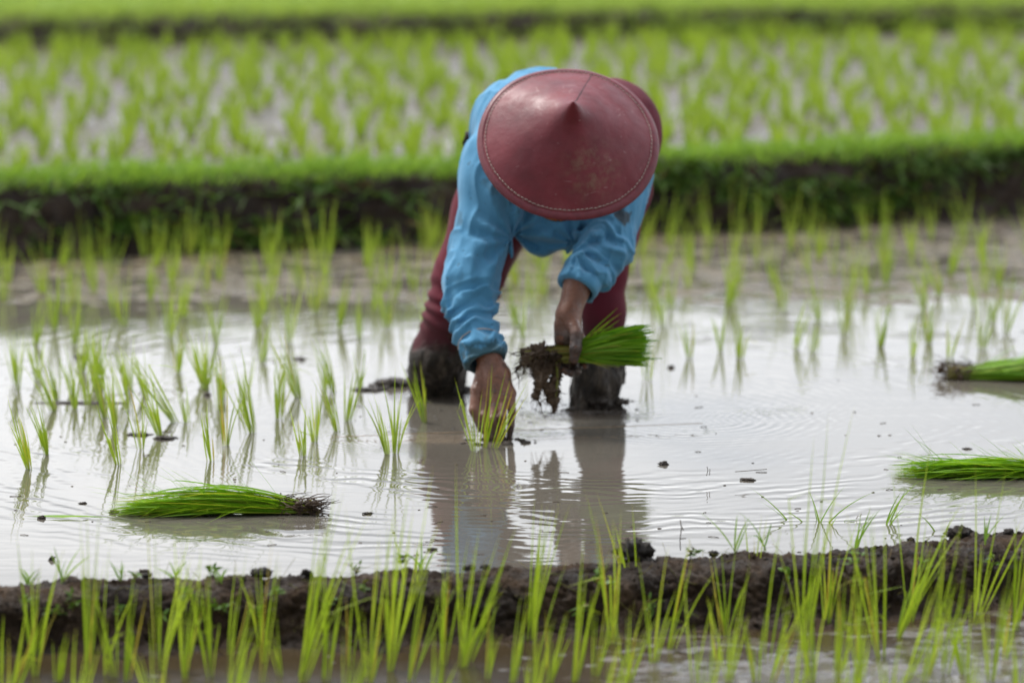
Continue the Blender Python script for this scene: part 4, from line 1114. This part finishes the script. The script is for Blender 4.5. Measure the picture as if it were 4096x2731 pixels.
def float_bundle(tips, roots, Yt, thick, n, label, seed, mud=1.0, tuft=True, bend=0.0):
    """a bundle lying on the water; tips and roots are points on the water"""
    rg = np.random.default_rng(seed); ax = unit(roots - tips); L = np.linalg.norm(roots - tips)
    sd_ = np.cross(ax, (0, 0, 1.0)); org = (tips + roots) / 2
    o = empty('seedling_bundle', org); tag(o, label, "rice bundle", "bundles of cut rice seedlings")
    lv, sm, rm = MB(), MB(), MB()
    for i in range(n):
        u = rg.uniform(-1, 1); w = abs(rg.normal(0, .5)); w = min(w, 1)
        s_y = u * thick * .85; s_z = ((1 - u * u) ** .5 * w * 1.05 + .06) * thick * (0.8 + 0.3 * math.sin(i * .37 + seed))
        start = roots - ax * (L * rg.uniform(.02, .12)) + sd_ * s_y * .45 + np.array([0, 0, s_z * .40 + .002])
        mid_ = tips + ax * L * rg.uniform(.30, .6) + sd_ * (s_y * 1.3 + rg.normal(0, .012)) + np.array([0, 0, s_z * 1.5 + .004 + abs(rg.normal(0, .006))])
        k = rg.uniform(-.06, .38) * L
        end = tips + ax * (k + (L * .12 if rg.uniform() < .35 else 0)) + sd_ * (s_y * .9 + rg.normal(0, .018)) + np.array([0, 0, max(.002, s_z * .55 + rg.normal(0, .009) + (rg.uniform(0, .03) if rg.uniform() < .22 else 0))])
        pts = bez(start, mid_, end, 9)
        wid = .0022 * rg.uniform(.7, 1.25) * np.array([.8, .9, 1, 1, 1, .95, .85, .6, .12])
        lv.ribbon(pts, wid, unit(sd_ + np.array([0, 0, rg.normal(0.3, .7)])), .3, rg.uniform(0, .85) if rg.uniform() > .13 else .97, .0, 1)
        if i % 3 == 0:
            q0 = roots - ax * (L * .02) + sd_ * s_y * .6 + np.array([0, 0, s_z * .6])
            sm.ribbon(bez(q0, (q0 + start) / 2 + (0, 0, rg.normal(.002, .002)), start - ax * L * .12 + (0, 0, .003), 5), np.full(5, .0016), unit(sd_ + np.array([0, 0, .6])), .4, rg.uniform(.2, 1), .3, .6)
    for i in range(110):  # stray blades
        st_ = tips + ax * L * rg.uniform(.15, .85) + sd_ * rg.uniform(-1, 1) * thick + np.array([0, 0, thick * .5])
        dr = unit(-ax * rg.uniform(.2, 1) + sd_ * rg.normal(0, .35) + np.array([0, 0, rg.normal(.10, .26)]))
        e_ = st_ + dr * rg.uniform(.07, .15); e_[2] = max(.002, e_[2])
        lv.ribbon(bez(st_, (st_ + e_) / 2 + (0, 0, .008), e_, 7), .0013 * np.array([.8, 1, 1, .9, .8, .5, .1]), unit(sd_ + (0, 0, .5)), .3, rg.uniform(0, 1), .4, 1)
    for i in range(int(16 * mud)):
        rm.blob(roots + ax * rg.uniform(-.07, .012) + sd_ * rg.uniform(-.8, .8) * thick * .8 + np.array([0, 0, rg.uniform(.0, thick * .62)]), rg.uniform(.003, .009), i + seed, .9, 2.2, 12, 8)
    for i in range(int(120 * mud)):
        s0 = roots + ax * rg.uniform(-.08, .0) + sd_ * rg.uniform(-1, 1) * thick * .8 + np.array([0, 0, rg.uniform(.002, thick * .8)])
        e_ = s0 + ax * rg.uniform(.005, .05) + rg.normal(0, .012, 3); e_[2] = max(e_[2], .001)
        rm.tube(bez(s0, (s0 + e_) / 2 + rg.normal(0, .006, 3), e_, 5), .0009 * np.array([1.3, 1.1, 1, .8, .4]), 4)
    lv.make('leaves', M['bundle'], o); sm.make('stems', M['stem'], o); rm.make('roots', M['root'], o)
    return o
float_bundle(gp(470, 2052), gp(1265, 2052), 0, .041, 480, "seedling bundle floating at the lower left, its brown roots to the right", 41)
float_bundle(gp(4640, 1528), gp(3775, 1512), 0, .048, 480, "seedling bundle floating at upper right with its brown roots pointing left", 43)
float_bundle(gp(3585, 1900), gp(4330, 1912), 0, .032, 400, "flat seedling bundle floating at lower right, green tips pointing left", 47, 1.6)
sb = MB()
for k_ in range(5):
    a0, a1 = gp(100 + 30 * k_, 2068 + 2 * k_), gp(430 - 12 * k_, 2072)
    sb.ribbon(bez(a0 + (0, 0, .002), (a0 + a1) / 2 + (0, 0, .007), a1 + (0, 0, .002), 8), .0020 * np.array([.2, .7, 1, 1, 1, .9, .7, .3]), (0, 1, .3), .3, .5 + .1 * k_)
tag(sb.make('fallen_leaf', M['bundle'], origin=gp(270, 2068)), "thin green seedling leaves lying flat on the water, far left", "leaf")

# planting string stretched just above the water
sg = MB(); pts = [at(1330, 1748, -.45), at(1600, 1736, -.43), at(2046, 1721, -.40), at(2400, 1709, -.36), at(2810, 1692, -.32)]
sg.tube(pts, .0007, 5)
tag(sg.make('planting_string', M['string'], origin=pts[0]), "thin pale string stretched over the water as a planting guide", "string")

# ------------------------------------------------------------------ mud lumps, splashes, twigs
def lump(name, p, r, seed, label, cat, mat='clod', group=None, amp=.5):
    mb = MB(); rq = np.random.default_rng(seed + 5); r = np.asarray(r, float)
    mb.blob(np.asarray(p), r * .8, seed, amp, 2.4, 20, 12)
    for k in range(5):
        mb.blob(np.asarray(p) + r * np.array([rq.uniform(-.85, .85), rq.uniform(-.5, .5), rq.uniform(-.35, .35)]), r * rq.uniform(.25, .55), seed + k + 1, .7, 2.4, 12, 8)
    return tag(mb.make(name, M[mat], origin=np.asarray(p, float)), label, cat, group)
def rz(x): return float(np.interp(x, xr, RV[:, :, 2].max(1)))
def rt_y(x, f=0.5): return ridge_back(x) - 0.05 * float(wr(np.array(x))) - f * .05
def on_ridge(px, py):
    """nearest ridge-mesh point to a photo pixel"""
    q = RV[(np.abs(xr) < 1.3)].reshape(-1, 3) - CAM
    dep = q[:, 1] * CP - q[:, 2] * SP; X_ = 2048 + FPX * q[:, 0] / dep; Y_ = 1365.5 - FPX * (q[:, 1] * SP + q[:, 2] * CP) / dep
    k = np.argmin((X_ - px) ** 2 + (Y_ - py) ** 2 + 0 * X_); return q[k] + CAM
GC = "mud clods lying on the foreground ridge"
for px, py, rx, rzz, lab in [(3835, 2150, .026, .017, "largest dark mud clod sitting on the ridge crest at right"), (4035, 2138, .013, .009, "small dark clod on the ridge crest near the right edge"),
        (2535, 2215, .036, .030, "big rough mud lump standing at the water's edge right of the reflection"), (3645, 2165, .009, .006, "tiny clod on the ridge crest left of the largest clod"),
        (1050, 2302, .020, .011, "low crumbly clod on the left part of the ridge crest"), (580, 2308, .010, .007, "round clod on the ridge crest at far left"), (1225, 2300, .012, .008, "small double clod left of the middle of the ridge crest"),
        (1460, 2330, .022, .012, "broad dark clod embedded in the ridge top left of centre"), (1870, 2262, .014, .008, "dark crumbly clod on the crest below the blue reflection"), (1935, 2262, .010, .007, "small clod beside the dark crumbly one on the crest"),
        (3190, 2160, .030, .010, "low mossy mud mound on the ridge crest among grass"), (2860, 2205, .012, .007, "small clod on the crest between big lump and mossy mound")]:
    p = on_ridge(px, py); p = p + np.array([0, .005, rzz * .45])
    lump('mud_clod', p, (rx, rx * .9, rzz), int(px) % 97, lab, "mud clod", 'clod', GC, .6)
GD = "mud specks breaking the water surface"
for px, py, rx, rzz, lab in [(2655, 1856, .013, .008, "peaked mud speck poking from the open water right of legs"), (2992, 1918, .014, .0045, "flat oval mud speck in open water right of centre"),
        (208, 2238, .007, .009, "dark pebble-like mud speck above the left end of ridge"), (580, 2285, .010, .006, "mud speck in the water just behind the ridge at left"), (332, 2012, .010, .003, "small flat mud speck left of the lower left bundle"),
        (3868, 1794, .012, .003, "flat mud speck above the lower right seedling bundle"), (168, 2072, .010, .006, "mud speck on the fallen leaf at far left"), (455, 2047, .009, .006, "mud speck at the green tip of the lower left bundle"),
        (325, 1428, .022, .007, "blurred dark mud lump in the left background water"), (1200, 1436, .02, .005, "blurred mud lump left of the bent knee, in the distance"), (830, 1580, .011, .008, "dark round mud lump among the left seedlings"),
        (2685, 1470, .010, .008, "blurred dark speck right of the held bundle"), (660, 1752, .030, .005, "long low mud patch under the left seedlings"), (560, 1738, .024, .005, "low mud patch at the foot of a leaning seedling clump"),
        (1475, 2052, .012, .003, "tiny flat mud speck right of the lower left bundle"), (1728, 2196, .011, .004, "mud speck between blue reflection and ridge")]:
    p = gp(px, py, 0.001)
    lump('mud_speck', p, (rx, rx * .8, rzz), int(px * 3) % 101, lab, "mud speck", 'wetmud', GD, .6)
# long dark streak of mud left of the seedlings and the churned heap behind the bent leg
for k_, (px, py, rx, ry, rzz, lab) in enumerate([(300, 1612, .10, .02, .006, "long dark mud bar lying in the water at far left"), (1585, 1540, .075, .05, .020, "churned mud heap in the water behind the bent leg"), (1470, 1560, .05, .03, .008, "low end of the churned mud behind the bent leg")]):
    p = gp(px, py, 0.0); lump('mud_bar', p, (rx, ry, rzz), 60 + k_, lab, "mud heap", 'wetmud', "mud bars in the big paddy", .4)
# splash collar: lumpy mud and drops round the legs and the lowered hand
sp = MB(); rg = np.random.default_rng(77)
for c_, rx, ry, n, r0, r1 in ((gp(2380, 1640), .062, .045, 30, .003, .010), (gp(1765, 1560), .070, .045, 24, .003, .010), (gp(1985, 1765), .075, .04, 34, .002, .007)):
    for i in range(n):
        a_ = rg.uniform(0, 2 * math.pi); q = rg.uniform(.85, 1.35); r_i = rg.uniform(r0, r1) / q ** 2
        sp.blob(c_ + (math.cos(a_) * rx * q, math.sin(a_) * ry * q - .01, rg.uniform(-.2, .25) * r_i), (r_i * 1.5, r_i, r_i * .7), i, .6, 2, 10, 7)
for i in range(16): sp.blob(gp(2425, 1628) + (rg.uniform(-.06, .05), -.03, rg.uniform(.0, .02)), rg.uniform(.005, .011), i + 60, .8, 2, 12, 8)
for i in range(90):
    c_ = gp(rg.uniform(1640, 2560), rg.uniform(1600, 1740)); r_i = rg.uniform(.0010, .0035)
    sp.blob(c_, (r_i * 2.2, r_i, r_i * .5), i, .5, 2, 8, 5)
tag(sp.make('mud_splash', M['wetmud']), "wet mud churned up round the legs and lowered hand", kind='stuff')
def twig(paths, label, r=.0008):
    mb = MB()
    for pth in paths: mb.tube([at(*q) for q in pth], r, 5)
    return tag(mb.make('twig', M['root'], origin=at(*paths[0][0])), label, "twig", "twigs and stubble in the water")
twig([[(2722, 2200, -1.76), (2720, 2160, -1.76), (2726, 2110, -1.76), (2721, 2078, -1.76)], [(2722, 2155, -1.76), (2745, 2152, -1.76)], [(2722, 2098, -1.76), (2734, 2120, -1.76)]], "upright thin twig in the water just behind the ridge", .0010)
twig([[(2826, 1902, -1.0), (2832, 1880, -1.0), (2828, 1866, -1.0)], [(2838, 1900, -1.0), (2840, 1875, -1.0)]], "short pale twig standing in the open water right of the legs")
twig([[(2940, 1886, -1.0), (3068, 1876, -1.0)]], "thin stalk lying flat on the open water")
twig([[(1805, 1792, -.5), (1812, 1775, -.5), (1822, 1748, -.5)]], "tiny slanting twig left of the lowered hand", .0006)
twig([[(3425, 2075, -1.4), (3432, 2062, -1.4), (3440, 2066, -1.4), (3446, 2055, -1.4)]], "small dark leaf-like twig on the water behind the right grass")

# weeds on the ridge: small plants one can tell apart, and tall grass stems
def weed(px, py, hgt, kind, seed, label):
    rg = np.random.default_rng(seed); p = on_ridge(px, py); mb = MB()
    if kind == 'grass':
        for i in range(rg.integers(3, 6)):
            blade(mb, p + rg.normal(0, .003, 3), (rg.normal(0, .3), rg.normal(0, .2), 1), hgt * rg.uniform(.6, 1), .0021, rg.uniform(.05, .5), 8, rg.uniform(0, .7), rg)
        o = mb.make('grass_tuft', M['grass'], origin=p)
    else:
        for i in range(rg.integers(2, 5)):
            d_ = unit((rg.normal(0, .5), rg.normal(-.2, .3), 1)); e_ = p + d_ * hgt * rg.uniform(.5, 1)
            mb.tube([p, (p + e_) / 2 + rg.normal(0, .002, 3), e_], .0008, 5, .95)
            for j in range(rg.integers(3, 6)):
                q = p + (e_ - p) * rg.uniform(.4, 1); ld = unit((rg.normal(0, 1), rg.normal(-.3, .5), rg.normal(.35, .4)))
                blade(mb, q, ld, rg.uniform(.010, .02), rg.uniform(.0025, .0042), .3, 5, rg.uniform(.3, 1), rg)
        o = mb.make('weed', M['weed'], origin=p)
    return tag(o, label, "grass tuft" if kind == 'grass' else "weed", "grass tufts on the ridge" if kind == 'grass' else "small leafy weeds on the ridge")
G_ = [(250, 2330, .09, 'grass'), (120, 2335, .05, 'grass'), (700, 2330, .07, 'grass'), (480, 2320, .05, 'grass'), (3232, 2200, .22, 'grass'), (3060, 2200, .12, 'grass'), (3300, 2210, .16, 'grass'), (3520, 2190, .19, 'grass'),
      (2945, 2190, .11, 'grass'), (3780, 2200, .10, 'grass'), (3420, 2220, .12, 'grass'), (1700, 2300, .12, 'grass'), (1660, 2330, .08, 'grass'), (3940, 2180, .09, 'grass'), (2470, 2290, .09, 'grass'), (880, 2330, .05, 'grass'),
      (150, 2380, .04, 'w'), (330, 2400, .035, 'w'), (530, 2320, .03, 'w'), (860, 2310, .03, 'w'), (1420, 2310, .03, 'w'), (760, 2400, .03, 'w'), (890, 2460, .045, 'w'), (1100, 2390, .03, 'w'), (500, 2470, .045, 'w'), (1740, 2330, .035, 'w'),
      (1620, 2240, .03, 'w'), (2760, 2230, .03, 'w'), (3130, 2200, .04, 'w'), (3430, 2280, .045, 'w'), (3440, 2380, .04, 'w'), (2400, 2350, .035, 'w'), (2320, 2470, .04, 'w'), (1020, 2480, .04, 'w'), (620, 2500, .04, 'w'), (220, 2480, .04, 'w'),
      (1460, 2380, .03, 'w'), (2600, 2450, .035, 'w'), (3150, 2320, .04, 'w'), (3700, 2300, .035, 'w'), (3960, 2280, .035, 'w'), (1320, 2430, .03, 'w'), (80, 2440, .05, 'w'), (290, 2450, .05, 'w')]
for kd, nm in (('grass', 'grass tuft'), ('w', 'leafy weed')):
    L_ = sorted([g for g in G_ if g[3] == kd])
    for i, g in enumerate(L_):
        t_ = ("tall " if g[2] > .14 else "low " if g[2] < .075 else "medium ") if kd == 'grass' else ("tiny reddish " if g[2] < .038 else "small green ")
        weed(*g, 900 + i + int(g[0]), f"{t_}{nm}, {nth(i)}{' from left' if i else ''} on the foreground mud ridge")
# crumbs and root hairs strewn over the ridge face
cb = MB(); rg = np.random.default_rng(88); okx = np.where(np.abs(xr) < 1.3)[0]
for i in range(2600):
    p = RV[rg.choice(okx), rg.integers(10, RV.shape[1] - 22)]; r_i = rg.uniform(.001, .0045) * (1.5 if rg.uniform() < .06 else 1)
    cb.blob(p, (r_i, r_i, r_i * .8), i, .6, 2, 7, 5)
tag(cb.make('mud_crumbs', M['ridge']), "crumbled soil strewn over the foreground ridge", kind='stuff')
sc2 = MB()
for i in range(420):
    p = RV[rg.choice(okx), rg.integers(24, RV.shape[1] - 22)] + (0, -.002, 0); d_ = rg.normal(0, .012, 3); d_[1] = -abs(d_[1]) * .5
    sc2.tube(bez(p, p + d_ + rg.normal(0, .004, 3), p + d_ * 2, 5), .0005, 3, rg.uniform(.5, 1))
tag(sc2.make('root_litter', M['stem']), "dry rootlets and straw bits sticking out of the ridge", kind='stuff')

# straw bits, husks and bubbles afloat
fb = MB(); rg = np.random.default_rng(123)
for i in range(150):
    px = rg.uniform(0, 4096); py = rg.uniform(1450, 2260) if rg.uniform() < .8 else rg.uniform(1250, 1450)
    c_ = gp(px, py, 0.0006)
    if c_[1] < ridge_back(c_[0]) + .03 or (1640 < px < 2480 and py < 1780): continue
    if rg.uniform() < .45:
        a_ = rg.normal(0, .5); l_ = rg.uniform(.003, .014); d_ = np.array([math.cos(a_), math.sin(a_), 0]) * l_
        fb.tube([c_ - d_, c_ + (0, 0, .001), c_ + d_], .0007, 4, rg.uniform(.2, 1))
    else:
        r_i = rg.uniform(.0009, .0026); fb.blob(c_, (r_i * 1.8, r_i, r_i * .5), i, .6, 2, 8, 5, rg.uniform(0, 1))
tag(fb.make('floating_debris', M['root']), "tiny straw bits and husks afloat on the paddy water", kind='stuff')
